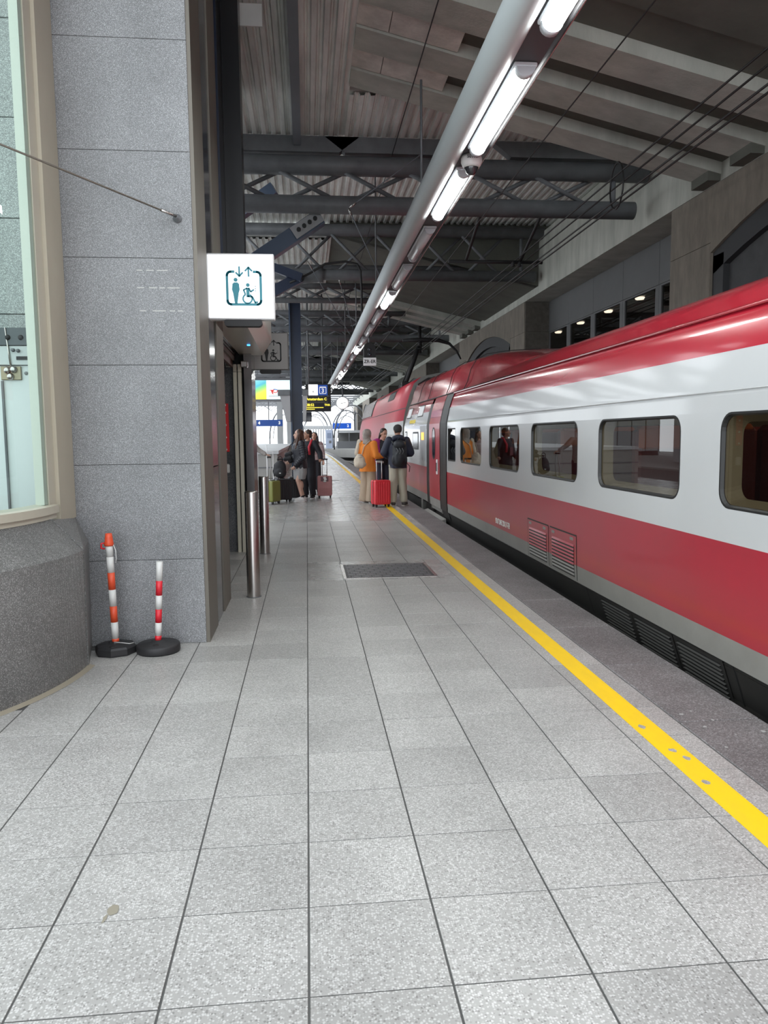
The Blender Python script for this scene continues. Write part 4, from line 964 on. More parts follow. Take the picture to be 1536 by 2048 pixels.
# roof fairing
fr = MB(); secs = []
def fair(y, h):       # section from gutter line up to the crown
    b0 = [(2.63,2.27),(2.68,2.40),(2.74,2.62),(2.83,2.78),(3.0,2.88),(3.4,2.94),(XC,2.97)]
    return [(x+(1-h)*.25*(1 if i else 1)*(i > 0), y, 2.27+(z-2.27)*h) for i, (x, z) in enumerate(b0)]
ysec = [(9.6,.35),(10.2,.52),(11.0,.72),(12.0,.87),(13.5,.95),(15.0,.98),(17.0,1),(19.35,1)]
for y, h in ysec: secs.append(fair(y, h))
k = len(secs[0]); vs = [p for s in secs for p in s]
fr.add(vs, [(i*k+j, i*k+j+1, (i+1)*k+j+1, (i+1)*k+j) for i in range(len(secs)-1) for j in range(k-1)], 0, True)
vs2 = [(2*XC-x, y, z) for x, y, z in vs]; fr.add(vs2, [(i*k+j, i*k+j+1, (i+1)*k+j+1, (i+1)*k+j) for i in range(len(secs)-1) for j in range(k-1)], 0)
e_ = secs[-1]+[(2*XC-x, y, z) for x, y, z in secs[-1][::-1]]; fr.add(e_, [tuple(range(len(e_)))])
e_ = secs[0]+[(2*XC-x, y, z) for x, y, z in secs[0][::-1]]; fr.add(e_, [tuple(range(len(e_)))])
part(fr, 'roof_fairing', RED1, tc)
for y in (12.6, 14.2, 16.4, 17.9):
    m = MB()
    s = fair(y, min(1, .35+.65*(1-math.exp(-(y-9.6)*.85)))); 
    s = fair(y, [h for yy, h in ysec if yy <= y][-1] + 0.0) if False else s
    for p, q_ in zip(s, s[1:]): m.bar(Vector(p)+Vector((-.012,0,.008)), Vector(q_)+Vector((-.012,0,.008)), .012, .012)
    part(m, 'fairing_seam', BLK, tc)
part(MB().tube([(2.63, 9.6, 2.275),(2.63, 19.35, 2.275)], .014, 5), 'fairing_joint', BLK, tc)
# bogie area under the end bay
part(MB().bbox(2.62, 2.95, 17.4, 18.2, -.28, .12, .05), 'equipment_box', mat('equipment grey', (.15,.15,.15), .6), tc)
part(MB().box(2.52, 2.60, 16.55, 16.75, -.7, .13), 'support_leg', GRY, tc)
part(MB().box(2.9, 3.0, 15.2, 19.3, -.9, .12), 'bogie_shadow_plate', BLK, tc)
for y in (16.0, 18.6):
    part(MB().lathe((3.05, y, -.62), [(0,-.14),(.40,-.14),(.44,-.12),(.44,0),(.0,0)], 28, axis='x'), 'wheel', mat('wheel steel', (.08,.075,.07), .4, metal=.7), tc)
# ---- power car
pc = empty('power_car', (XC, 28, -1)); tag(pc, 'red power car with black side grilles coupled to the silver coach', 'train')
PP = [(.13,2.52),(.295,2.49),(.865,2.478),(1.55,2.478),(1.9,2.50),(2.2,2.56),(2.55,2.66),(2.85,2.78),(3.03,2.98),(3.12,3.4),(3.15,3.93)]
def pcs(y, wscale, top):
    return [(XC+(x-XC)*wscale, y, z if z < 1 else 1+(z-1)*top) for z, x in PP]
rows = [(19.7,1,1),(22,1,1),(24.5,1,1),(26.5,1,1),(30,1,1),(33.5,1,1),(35.5,.99,.98),(37,.95,.88),(38.2,.86,.68),(38.9,.7,.4)]
S = [pcs(*r) for r in rows]; k = len(PP)
m = MB()
def pmat(y, z):
    if z < .29: return 0
    if z < .865: return 1
    if z < 1.9 and y < 25 - (z-1.2)*2.2: return 2
    return 3
for i in range(len(S)-1):
    for j in range(k-1):
        A_, B_ = S[i], S[i+1]; q = [A_[j], B_[j], B_[j+1], A_[j+1]]
        yc = (A_[j][1]+B_[j][1])/2; zc = (PP[j][0]+PP[j+1][0])/2
        m.add(q, [(0,1,2,3)], pmat(yc, zc), zc > 1.6)
        m.add([(2*XC-x, y, z) for x, y, z in q], [(0,1,2,3)], pmat(yc, zc))
for s in (S[0], S[-1]):
    e_ = s+[(2*XC-x, y, z) for x, y, z in s[::-1]]; m.add(e_, [tuple(range(len(e_)))], 0)
part(m, 'body_shell', [GRY, PCR, PCS, PCR], pc)
def pbx(z):
    for (a, xa), (b, xb) in zip(PP, PP[1:]):
        if a <= z <= b: return xa+(xb-xa)*(z-a)/(b-a)
    return PP[-1][1]
def ppanel(mb, a, b, z0, z1, off):
    zs = sorted({z0, z1}|{z for z, x in PP if z0 < z < z1})
    for za, zb in zip(zs, zs[1:]): mb.add([(pbx(za)-off, a, za),(pbx(za)-off, b, za),(pbx(zb)-off, b, zb),(pbx(zb)-off, a, zb)], [(0,1,2,3)])
m = MB(); ppanel(m, 30.2, 35.4, 2.28, 2.93, .01); part(m, 'side_grille', BLK, pc)
for i in range(12):
    y = 30.4+i*.42; mm = MB()
    zs = (2.28, 2.55, 2.85, 2.93)
    for za, zb in zip(zs, zs[1:]): mm.bar((pbx(za)-.03, y, za), (pbx(zb)-.03, y+.02, zb), .07, .03)
    part(mm, 'grille_bar', mat('grille bar grey', (.30,.28,.28), .5), pc)
m = MB(); ppanel(m, 23.4, 25.2, 2.62, 2.92, .012); part(m, 'roof_vent', BLK, pc)
m = MB(); ppanel(m, 27.0, 29.6, 2.84, 2.93, .012); part(m, 'roof_slot', BLK, pc)
m = MB(); ppanel(m, 21.2, 24.6, .30, 1.55, .006); part(m, 'access_door', mat('dull silver door', (.34,.33,.31), .45), pc)
m = MB(); ppanel(m, 19.7, 38, 2.22, 2.24, .006); part(m, 'seam', BLK, pc)
for i in range(3): 
    m = MB(); ppanel(m, 32.6+i*.5, 32.9+i*.5, 1.45, 1.62, .008); part(m, 'yellow_mark', YLG, pc)
part(MB().box(2.75, 5.1, 19.7, 38, -.7, .13), 'underframe', SKT, pc)
cg = MB().prism([(2.80,.1),(2.70,2.3),(2.84,2.82),(3.1,2.98),(XC,3.02),(2*XC-3.1,2.98),(2*XC-2.8,2.3),(2*XC-2.8,.1)], 19.36, 19.69, 'y'); part(cg, 'coupling_bellows', BLK, pc)
# ================================================================== luggage
def suitcase(name, loc, rz, w, d, h, m, label, ribs='v', handle=.42, group=None, wheel=.05, trim=None, handle_m=None):
    s = empty(name, loc, rz); tag(s, label, 'suitcase')
    z0 = wheel*1.15
    q = rr(w, h-z0, min(w, d)*.16, 5, 0, z0+(h-z0)/2)
    def shell(a, b, name_):
        mb = MB(); n = len(q)
        steps = [(a, .955), (a+(b-a)*.12, 1.0), (a+(b-a)*.88, 1.0), (b, .955)] if a < 0 and b > 0 else None
        loops = [(a, 1.0) , (b, 1.0)] 
        sgn = -1 if a < 0 else 1
        loops = [(0.004*sgn, 1.0), (sgn*d/2*.75, 1.0), (sgn*d/2*.93, .97), (sgn*d/2, .90)]
        vs = []
        cz = z0+(h-z0)/2
        for y, k in loops: vs += [(x*k, y, cz+(z-cz)*(1-(1-k)*w/(h))) for x, z in q]
        mb.add(vs, [(l*n+i, l*n+(i+1) % n, (l+1)*n+(i+1) % n, (l+1)*n+i) for l in range(3) for i in range(n)], 0, True)
        mb.add(vs[:n], [tuple(range(n))]); mb.add(vs[3*n:], [tuple(range(n))])
        return mb.build(name_, m, s)
    for sgn in (-1, 1):
        sh = shell(-d/2 if sgn < 0 else 0, 0 if sgn < 0 else d/2, 'shell')
        if ribs == 'v':
            mb = MB(); n = 6
            for i in range(n):
                x = -w*.36+w*.72*i/(n-1); mb.bbox(x-w*.035, x+w*.035, min(sgn*d*.47, sgn*(d/2+.010)), max(sgn*d*.47, sgn*(d/2+.010)), z0+h*.08, h*.93, .004)
            mb.build('ribs', m, sh)
        elif ribs == 'h':
            mb = MB()
            for i in range(7):
                z = z0+(h-z0)*(.10+.045*i); mb.bbox(-w*.40, w*.40, min(sgn*d*.47, sgn*(d/2+.005)), max(sgn*d*.47, sgn*(d/2+.005)), z, z+.010, .002)
            mb.build('ribs', m, sh)
    mb = MB(); n = len(q); cz = z0+(h-z0)/2
    o_ = [(x*1.006, cz+(z-cz)*1.004) for x, z in q]
    vs = [(x, y, z) for y in (-.008, .008) for x, z in o_]; mb.add(vs, [(i, (i+1) % n, n+(i+1) % n, n+i) for i in range(n)]); mb.build('zip_band', trim or BLK, s)
    for sx in (-1, 1):
        for sy in (-1, 1):
            wb = MB().box(sx*w*.38-.022, sx*w*.38+.022, sy*d*.34-.02, sy*d*.34+.02, wheel*.7, z0+.012).build('caster', BLK, s)
            MB().lathe((sx*w*.38, sy*d*.34, wheel*.5), [(0,-.014),(wheel*.42,-.014),(wheel*.5,-.008),(wheel*.5,.008),(wheel*.42,.014),(0,.014)], 14, axis='x').build('wheel', BLK, wb)
    hm = handle_m or mat('grey alloy pole', (.45,.45,.46), .3, metal=.8)
    if handle:
        for sx in (-1, 1): MB().cyl((sx*w*.16, d*.30, h-.03), (sx*w*.16, d*.30, h+handle), .009, n=8).build('handle_pole', hm, s)
        MB().bbox(-w*.16-.02, w*.16+.02, d*.30-.016, d*.30+.016, h+handle-.012, h+handle+.022, .008).build('handle_grip', mat('dark grip', (.03,.03,.035), .5), s)
    MB().tube([(-.06, -d*.1, h-.004), (-.05, -d*.1, h+.018), (.05, -d*.1, h+.018), (.06, -d*.1, h-.004)], .009, 6).build('carry_handle', trim or BLK, s)
    return s
CORAL = mat('coral red polycarbonate', (.72,.04,.055), .3, spec=.6); PINK = mat('dusty pink polycarbonate', (.47,.20,.20), .35); OLIVE = mat('olive green polycarbonate', (.19,.20,.045), .35); CBLK = mat('charcoal suitcase', (.018,.018,.021), .5)
rc = suitcase('red_suitcase', (1.55, 16.15, .0), math.radians(18), .37, .25, .58, CORAL, 'coral red ribbed hard suitcase beside the man with a backpack', 'v', .42, handle_m=mat('white alloy pole', (.7,.7,.7), .3, metal=.4))
MB().box(.186, .189, -.05, -.02, .22, .30).build('label_tag', WHITE, rc); MB().box(.186,.189,.02,.06,.10,.16).build('label_tag', WHITE, rc); MB().box(.186,.189,.0,.07,.41,.44).build('latch', INOX, rc)
pk = suitcase('pink_suitcase', (.415, 18.8, 0), math.radians(-4), .36, .24, .55, PINK, 'dusty pink hard suitcase with white luggage tag and raised handle', 'h', .40)
MB().box(-.09, .10, -.126, -.121, .42, .53).build('pocket_plate', mat('dark pink plate', (.12,.05,.06), .4), pk); MB().add([(-.03,-.131,.52),(.03,-.131,.54),(.06,-.132,.46),(0,-.132,.44)], [(0,1,2,3)]).build('luggage_tag', WHITE, pk)
MB().bbox(-.025,.045,-.14,-.12,.40,.44,.006).build('lock', OFFW, pk)
suitcase('green_suitcase', (-.80, 17.35, 0), math.radians(62), .36, .23, .53, OLIVE, 'olive green hard suitcase behind the steel bollards', 'none', .53)
suitcase('black_suitcase', (-.60, 17.85, 0), math.radians(25), .38, .24, .54, CBLK, 'black suitcase with a backpack resting on top', 'v', .45, handle_m=mat('black pole', (.03,.03,.03), .4))
suitcase('black_suitcase', (-.27, 18.35, 0), math.radians(10), .40, .25, .56, CBLK, 'black suitcase behind the legs of girl in grey dress', 'v', .0)
def blobmesh(prims, voxel, smooth=2, adapt=0):
    """tapered capsules / ellipsoids merged into one closed skin"""
    mb = MB()
    for p in prims:
        if p[0] == 'c':
            a, b = Vector(p[1]), Vector(p[2]); r0, r1 = p[3], p[4]; fl_ = p[5] if len(p) > 5 else 1.0
            d = b-a; L = d.length; n = 14
            z = d.normalized() if L > 1e-6 else Vector((0,0,1)); ref = Vector(p[6]) if len(p) > 6 else Vector((1,0,0))
            x = (ref-z*ref.dot(z)); x = x.normalized() if x.length > 1e-3 else z.orthogonal().normalized(); y = z.cross(x)
            rings = []
            for k in range(5): t = -PI/2+PI/2*k/4; rings.append((a-z*r0*.9*(-math.sin(t)) if k < 4 else a, max(r0*math.cos(t), 1e-4)))
            for k in range(5): t = PI/2*k/4; rings.append((b+z*r1*.9*math.sin(t), max(r1*math.cos(t), 1e-4)))
            vs = []
            for c, r in rings: vs += [c+(x*math.cos(2*PI*i/n)+y*math.sin(2*PI*i/n)*fl_)*r for i in range(n)]
            mb.add(vs, [(l*n+i, l*n+(i+1) % n, (l+1)*n+(i+1) % n, (l+1)*n+i) for l in range(9) for i in range(n)]+[tuple(range(n))[::-1], tuple(range(9*n, 10*n))])
        else:
            rot = p[3] if len(p) > 3 else None
            mb.sph(p[1], p[2], 16, 10, 0, rot)
    me = bpy.data.meshes.new('b'); me.from_pydata(mb.v, [], mb.f)
    bm = bmesh.new(); bm.from_mesh(me); bmesh.ops.remove_doubles(bm, verts=bm.verts, dist=1e-6); bmesh.ops.recalc_face_normals(bm, faces=bm.faces); bm.to_mesh(me); bm.free()
    o = bpy.data.objects.new('b', me)
    r = o.modifiers.new('r', 'REMESH'); r.mode = 'VOXEL'; r.voxel_size = voxel; r.use_smooth_shade = True
    s = o.modifiers.new('s', 'SMOOTH'); s.iterations = smooth; s.factor = .5
    out = evaluated(o)
    bpy.data.objects.remove(o); bpy.data.meshes.remove(me)
    for p in out.polygons: p.use_smooth = True
    return out
def blob(name, prims, m, parent, voxel=.012, smooth=2, folds=0, fs=9, cut=None):
    me = blobmesh(prims, voxel, smooth)
    if cut is not None:          # straight hem
        bm = bmesh.new(); bm.from_mesh(me)
        r = bmesh.ops.bisect_plane(bm, geom=bm.verts[:]+bm.edges[:]+bm.faces[:], plane_co=(0,0,cut), plane_no=(0,0,1), clear_inner=True)
        es = [e for e in r['geom_cut'] if isinstance(e, bmesh.types.BMEdge)]
        if es: bmesh.ops.edgeloop_fill(bm, edges=es)
        bm.to_mesh(me); bm.free()
    if folds:
        nr = [v.normal.copy() for v in me.vertices]; cs = [v.co.copy() for v in me.vertices]; out = []
        for c, n in zip(cs, nr): out.extend(c+n*noise.noise(Vector((c.x*fs, c.y*fs, c.z*fs*.55)))*folds)
        me.vertices.foreach_set('co', out); me.update()
    me.materials.clear(); me.materials.append(m); me.name = name
    return link(name, me, parent)
# black backpack on the suitcase
bp = empty('backpack', (-.63, 17.73, .575)); tag(bp, 'black backpack with loop handles standing on a black suitcase', 'backpack')
NYL = mat('black nylon', (.014,.015,.019), .6)
blob('bag_body', [('e',(0,0,.20),(.145,.10,.20)),('e',(0,-.02,.12),(.15,.11,.13)),('e',(0,-.09,.12),(.10,.05,.10))], NYL, bp, .012, 2, .006)
MB().tube([(-.05,0,.37),(-.045,0,.47),(0,0,.50),(.045,0,.47),(.05,0,.37)], .011, 6).build('handle', NYL, bp)
MB().tube([(-.07,.04,.36),(-.13,.06,.30),(-.16,.07,.15),(-.14,.05,.03)], .014, 6).build('strap', NYL, bp)
MB().box(-.02,.02,-.142,-.138,.10,.125).build('logo_patch', OFFW, bp)
# ================================================================== people
SKIN1 = mat('warm skin', (.50,.27,.19), .5); SKIN2 = mat('tan skin', (.36,.19,.125), .5); SKIN3 = mat('light skin', (.56,.34,.26), .5)
HAIRB = mat('dark brown hair', (.030,.016,.010), .45); HAIRR = mat('chestnut hair', (.07,.028,.015), .42, noise_amt=.5, noise_scale=30, col2=(.025,.011,.007), stretch=(1,1,.08)); HAIRK = mat('black hair', (.012,.010,.009), .4)
EYEM = mat('dark eyes', (.01,.008,.008), .3); LIP = mat('lips', (.36,.10,.09), .5)
def hand_prims(w, d, curl, side, s=1.0, thumbdir=None):
    """palm and five fingers from wrist w along direction d; curl bends fingers towards vector curl"""
    w = Vector(w); d = Vector(d).normalized(); c = Vector(curl); c = (c-d*c.dot(d)).normalized(); a = d.cross(c).normalized()*side
    P_ = [('c', w, w+d*.065*s, .026*s, .034*s, .62, a)]
    pal = w+d*.085*s
    for i, (off, L) in enumerate(((.027,.066),(.009,.074),(-.009,.070),(-.026,.055))):
        k0 = pal+a*off*s; k1 = k0+(d*.85+c*.5).normalized()*L*.48*s; k2 = k1+(d*.15+c*.98).normalized()*L*.38*s; k3 = k2+(d*-.5+c*.85).normalized()*L*.25*s
        P_ += [('c', k0-d*.02*s, k1, .0105*s, .0098*s), ('c', k1, k2, .0098*s, .0090*s), ('c', k2, k3, .0090*s, .0080*s)]
    t0 = w+d*.035*s+a*.026*s; t1 = t0+(a*.75+d*.6+c*.35).normalized()*.042*s; t2 = t1+(d*.8+c*.6).normalized()*.034*s
    P_ += [('c', t0-a*.01, t1, .014*s, .012*s), ('c', t1, t2, .0115*s, .0095*s)]
    return P_
def V(*a): return Vector(a)
def person(label, loc, rz, H, J, skin, clothes, female=True, head_turn=0, head_tilt=0, extra=None, curls=None, group=None):
    """front of the figure is -y; J overrides joint positions (metres, before scaling to height H)"""
    p = empty('person', loc, rz); tag(p, label, 'person')
    k = H/1.75
    D = dict(hip_l=V(.09,0,.92), hip_r=V(-.09,0,.92), kn_l=V(.10,-.01,.50), kn_r=V(-.10,-.01,.50), an_l=V(.10,.03,.085), an_r=V(-.10,.03,.085),
             toe_l=V(.12,-.13,.035), toe_r=V(-.12,-.13,.035), pel=V(0,0,.98), wai=V(0,-.005,1.10), che=V(0,.0,1.30), neck=V(0,.01,1.47), head=V(0,-.01,1.635),
             sh_l=V(.18,.01,1.42), sh_r=V(-.18,.01,1.42), el_l=V(.23,.04,1.14), el_r=V(-.23,.04,1.14), wr_l=V(.25,-.06,.90), wr_r=V(-.25,-.06,.90))
    D.update({a: Vector(b) for a, b in J.items()})
    D = {a: b*k for a, b in D.items()}
    wsc = .93 if female else 1.05
    B = []
    hd = D['head']; RH = Matrix.Rotation(head_turn, 3, 'Z') @ Matrix.Rotation(head_tilt, 3, 'X')
    B += [('e', hd+RH@V(0,.012,.02)*k, (.077*k,.098*k,.098*k), RH), ('e', hd+RH@V(0,-.022,-.04)*k, (.058*k,.072*k,.078*k), RH), ('c', hd+RH@V(0,-.085,.005)*k, hd+RH@V(0,-.105,-.028)*k, .010*k, .017*k),
          ('e', hd+RH@V(.078,.01,-.012)*k, (.012*k,.022*k,.03*k), RH), ('e', hd+RH@V(-.078,.01,-.012)*k, (.012*k,.022*k,.03*k), RH), ('e', hd+RH@V(0,-.078,-.068)*k, (.022*k,.018*k,.016*k), RH),
          ('e', hd+RH@V(0,-.070,-.10)*k, (.024*k,.02*k,.018*k), RH)]
    B += [('c', D['neck']-V(0,0,.05)*k, hd+RH@V(0,.015,-.06)*k, .056*k, .050*k)]
    B += [('c', D['pel'], D['wai'], .15*k*wsc, .125*k*wsc, .68), ('c', D['wai'], D['che'], .125*k*wsc, .155*k*wsc, .66), ('c', D['che'], D['neck']-V(0,0,.06)*k, .15*k*wsc, .09*k*wsc, .62), ('c', D['sh_l'], D['sh_r'], .055*k, .055*k)]
    for q in 'lr':
        B += [('c', D['hip_'+q], D['kn_'+q], .085*k, .058*k), ('c', D['kn_'+q], D['an_'+q], .055*k, .036*k), ('c', D['an_'+q], D['toe_'+q], .035*k, .03*k),
              ('e', D['kn_'+q]*.55+D['an_'+q]*.45+V(0,.018,.08)*k, (.05*k,.052*k,.11*k)),
              ('c', D['sh_'+q], D['el_'+q], .050*k, .040*k), ('c', D['el_'+q], D['wr_'+q], .038*k, .026*k)]
        cu = (curls or {}).get(q)
        dirv = (D['wr_'+q]-D['el_'+q]) if not cu or len(cu) < 2 else Vector(cu[1])
        cv = cu[0] if cu else V(-.5 if q == 'l' else .5, -.4, 0)
        B += hand_prims(D['wr_'+q], dirv, cv, 1 if q == 'l' else -1, k)
    blob('body', B, skin, p, .0085, 1)
    for q in (-1, 1):
        e = MB().sph(hd+RH@V(q*.031,-.083,.008)*k, (.011*k,.006*k,.006*k), 10, 6, 0, RH).build('eye', EYEM, p)
        e = MB().tube([hd+RH@V(q*.016,-.090,.028)*k, hd+RH@V(q*.033,-.090,.033)*k, hd+RH@V(q*.05,-.076,.026)*k], .0035*k, 5).build('eyebrow', HAIRK, p)
    MB().sph(hd+RH@V(0,-.094,-.068)*k, (.021*k,.008*k,.0065*k), 10, 6, 0, RH).build('mouth', LIP, p)
    clothes(p, D, k, RH)
    return p
def trousers(p, D, k, m, wide=(.105,.085,.075), end=.06, folds=.008):
    P_ = [('c', D['pel']+V(0,.01,-.02)*k, D['wai']-V(0,0,.06)*k, .155*k, .13*k, .74)]
    for q in 'lr':
        a = D['an_'+q]+V(0,0,end)*k
        P_ += [('c', D['hip_'+q]+V(0,.0,-.03)*k, D['kn_'+q], wide[0]*k, wide[1]*k), ('c', D['kn_'+q], a, wide[1]*k, wide[2]*k)]
    return blob('trousers', P_, m, p, .012, 2, folds, 11, cut=(D['an_l'].z+end*k-.03*k if end < .05 else None))
def jacket(p, D, k, m, name='jacket', hem=-.12, r=(.19,.175,.185), arm=(.075,.062,.052), folds=.008, flat=.72, cuff=.03, hemw=.19, voxel=.012):
    P_ = [('c', D['pel']+V(0,.005,hem)*k, D['wai'], hemw*k, r[1]*k, flat), ('c', D['wai'], D['che'], r[1]*k, r[2]*k, flat), ('c', D['che'], D['neck']-V(0,0,.06)*k, r[2]*k, .10*k, .66), ('c', D['sh_l']-V(0,0,.01)*k, D['sh_r']-V(0,0,.01)*k, .07*k, .07*k)]
    for q in 'lr':
        w = D['wr_'+q]; e = D['el_'+q]; w2 = w+(e-w).normalized()*cuff*k
        P_ += [('c', D['sh_'+q], e, arm[0]*k, arm[1]*k), ('c', e, w2, arm[1]*k, arm[2]*k)]
    return blob(name, P_, m, p, voxel, 2, folds, 10, cut=(D['pel'].z+hem*k))
def shoes(p, D, k, m, sole, high=.05):
    for q in 'lr':
        a, t = D['an_'+q], D['toe_'+q]; s = blob('shoe', [('c', V(a.x,a.y+.02*k,.055*k), V(t.x,t.y+.0*k,.045*k), .050*k, .042*k), ('c', V(a.x,a.y*.5+t.y*.5,.075*k), V(a.x,a.y+.005*k,.09*k), .040*k, .046*k)], m, p, .009, 1)
        d = (V(t.x,t.y,0)-V(a.x,a.y,0)); n = d.normalized(); sd = V(-n.y,n.x,0)
        c0 = V(a.x,a.y,0)-n*.03*k; c1 = V(t.x,t.y,0)+n*.015*k
        mb = MB(); pts = []
        for i in range(7): tt = PI/2+PI*i/6; pts.append(c0+(n*math.cos(tt)+sd*math.sin(tt))*.042*k)
        for i in range(7): tt = -PI/2+PI*i/6; pts.append(c1+(n*math.cos(tt)+sd*math.sin(tt))*.043*k)
        vs = [q_+V(0,0,z) for z in (.0015,.024) for q_ in pts]; nn = len(pts); mb.add(vs, [tuple(range(nn))[::-1], tuple(range(nn,2*nn))]+[(i,(i+1) % nn,nn+(i+1) % nn,nn+i) for i in range(nn)]); mb.build('sole', sole, s)
# --- woman in the orange jacket
ORJ = mat('orange jacket', (.74,.23,.028), .75); BEI = mat('beige trousers', (.43,.33,.24), .85); SCF = mat('grey patterned scarf', (.40,.35,.31), .85, noise_amt=.8, noise_scale=16, col2=(.16,.14,.13), stretch=(1,1,.4)); BAGC = mat('cream canvas', (.58,.50,.40), .85); TAN = mat('terracotta shoe', (.42,.13,.07), .6)
def c1(p, D, k, RH):
    trousers(p, D, k, BEI, (.11,.10,.125), -.015, .008)
    jacket(p, D, k, ORJ, hem=-.23, hemw=.225, r=(.2,.185,.185), flat=.75, arm=(.085,.075,.068), cuff=.08, folds=.012)
    shoes(p, D, k, TAN, OFFW)
    hd = D['head']
    blob('headscarf', [('e', hd+RH@V(0,.028,.028)*k, (.10*k,.112*k,.112*k), RH), ('e', hd+RH@V(0,.05,-.06)*k, (.085*k,.085*k,.10*k), RH), ('c', hd+RH@V(0,.03,-.09)*k, D['neck']+V(0,.01,-.02)*k, .085*k, .105*k), ('e', D['neck']+V(0,-.04,.0)*k, (.10*k,.07*k,.05*k))], SCF, p, .010, 2, .007, 16)
    sh = MB().tube([D['sh_r']+V(.06,.05,.07)*k, D['che']+V(.0,.155,.05)*k, D['wai']+V(.08,.155,.0)*k, D['pel']+V(.14,.17,.10)*k], .011*k, 6).build('bag_strap', BAGC, p)
    o = blob('shawl', [('c', D['sh_l']+V(.02,.05,.05)*k, D['el_l']+V(.02,.08,.02)*k, .06*k, .055*k, .6), ('c', D['el_l']+V(.02,.08,.02)*k, D['wr_l']+V(.02,.1,.05)*k, .055*k, .04*k, .6)], BAGC, p, .011, 2, .008, 14)
person('woman in orange jacket and patterned grey headscarf holding a phone', (1.37,17.3,0), math.radians(142), 1.66,
    dict(el_r=(-.26,.02,1.12), wr_r=(-.385,-.17,1.13), el_l=(.24,.02,1.16), wr_l=(.22,-.10,.98)), SKIN1, c1, True, head_turn=-.2, curls={'r': (V(.3,-.3,.6),)})
b_ = empty('shoulder_bag', (1.165, 17.02, .80)); tag(b_, 'cream canvas rucksack bag slung on woman in orange jacket', 'bag')
blob('bag_body', [('e',(0,0,.15),(.135,.09,.15)),('e',(.01,-.02,.09),(.14,.10,.10)),('e',(0,0,.27),(.07,.05,.05))], BAGC, b_, .012, 2, .012, 14)
MB().tube([(-.05,0,.28),(-.07,-.02,.24),(-.02,-.07,.25),(.05,-.06,.25),(.07,0,.27)], .012, 6).build('drawstring', mat('pale drawstring', (.66,.58,.5), .8), b_)
MB().tube([(-.05,.02,.28),(-.04,.10,.42),(.0,.14,.55)], .010, 6).build('strap', BAGC, b_)
ph = MB().bbox(-.038,.038,-.005,.005,-.075,.075,.004).build('phone', NAVYG, None, (1.755,17.33,1.15)); ph.rotation_euler = (math.radians(-35),0,math.radians(60)); tag(ph, 'dark mobile phone held between the two women', 'phone')
# --- man with backpack
NAVJ = mat('navy padded jacket', (.016,.020,.042), .6); KHA = mat('stone khaki trousers', (.45,.43,.345), .85); SNK = mat('dark trainers', (.07,.06,.055), .6)
def c2(p, D, k, RH):
    trousers(p, D, k, KHA, (.115,.095,.08), .035, .011)
    jacket(p, D, k, NAVJ, hem=-.15, hemw=.205, r=(.21,.21,.215), flat=.76, arm=(.098,.088,.07), folds=.012)
    shoes(p, D, k, SNK, mat('cream sole', (.55,.52,.45), .6))
    hd = D['head']; blob('beanie', [('e', hd+RH@V(0,.018,.045)*k, (.094*k,.108*k,.088*k), RH), ('c', hd+RH@V(0,.02,.012)*k, hd+RH@V(0,.02,.02)*k, .092*k, .094*k, 1.12, (1,0,0))], mat('charcoal beanie', (.035,.033,.034), .9), p, .010, 2, .003, 40)
    blob('hood', [('c', D['neck']+V(-.09,.09,.0)*k, D['neck']+V(.09,.09,.0)*k, .06*k, .06*k), ('e', D['neck']+V(0,.10,.02)*k, (.13*k,.07*k,.06*k))], NAVJ, p, .012, 2, .005)
    MB().tube([D['pel']+V(-.20,.06,-.06)*k, D['pel']+V(-.26,.05,-.12)*k, D['pel']+V(-.24,.06,-.24)*k], .008, 5).build('hip_strap', BLK, p)
person('man in black beanie, navy jacket and khaki trousers seen from behind', (1.94,16.3,0), math.radians(182), 1.74,
    dict(el_l=(.30,-.02,1.16), wr_l=(.16,-.22,1.06), el_r=(-.29,-.03,1.15), wr_r=(-.16,-.23,1.12), an_l=(.11,.03,.085), an_r=(-.12,.03,.085), toe_l=(.10,-.14,.035), toe_r=(-.20,-.13,.035)), SKIN2, c2, False, head_turn=.3, head_tilt=.2)
k_ = empty('backpack', (1.945, 16.03, .86)); tag(k_, 'large black hiking backpack worn by man in beanie', 'backpack')
BPK = mat('black ripstop', (.013,.016,.021), .55)
blob('pack_body', [('c',(0,0,.12),(0,.0,.42),.155,.15,.62),('e',(0,-.03,.47),(.14,.11,.10)),('e',(0,-.07,.20),(.11,.06,.16)),('e',(-.13,0,.15),(.04,.07,.11)),('e',(.13,0,.15),(.04,.07,.11))], BPK, k_, .012, 2, .006, 14)
for x in (-.06, .0, .06): MB().tube([(x-.02,-.13,.40),(x+.015,-.135,.33),(x-.015,-.138,.27)], .006, 5).build('webbing', mat('grey webbing', (.16,.17,.18), .6), k_)
for x in (-.12, .12): MB().tube([(x,.05,.48),(x*1.15,.12,.54),(x*1.1,.2,.52)], .022, 8).build('shoulder_strap', BPK, k_)
MB().tube([(-.04,.05,.56),(0,.05,.62),(.04,.05,.56)], .009, 6).build('grab_handle', BPK, k_)
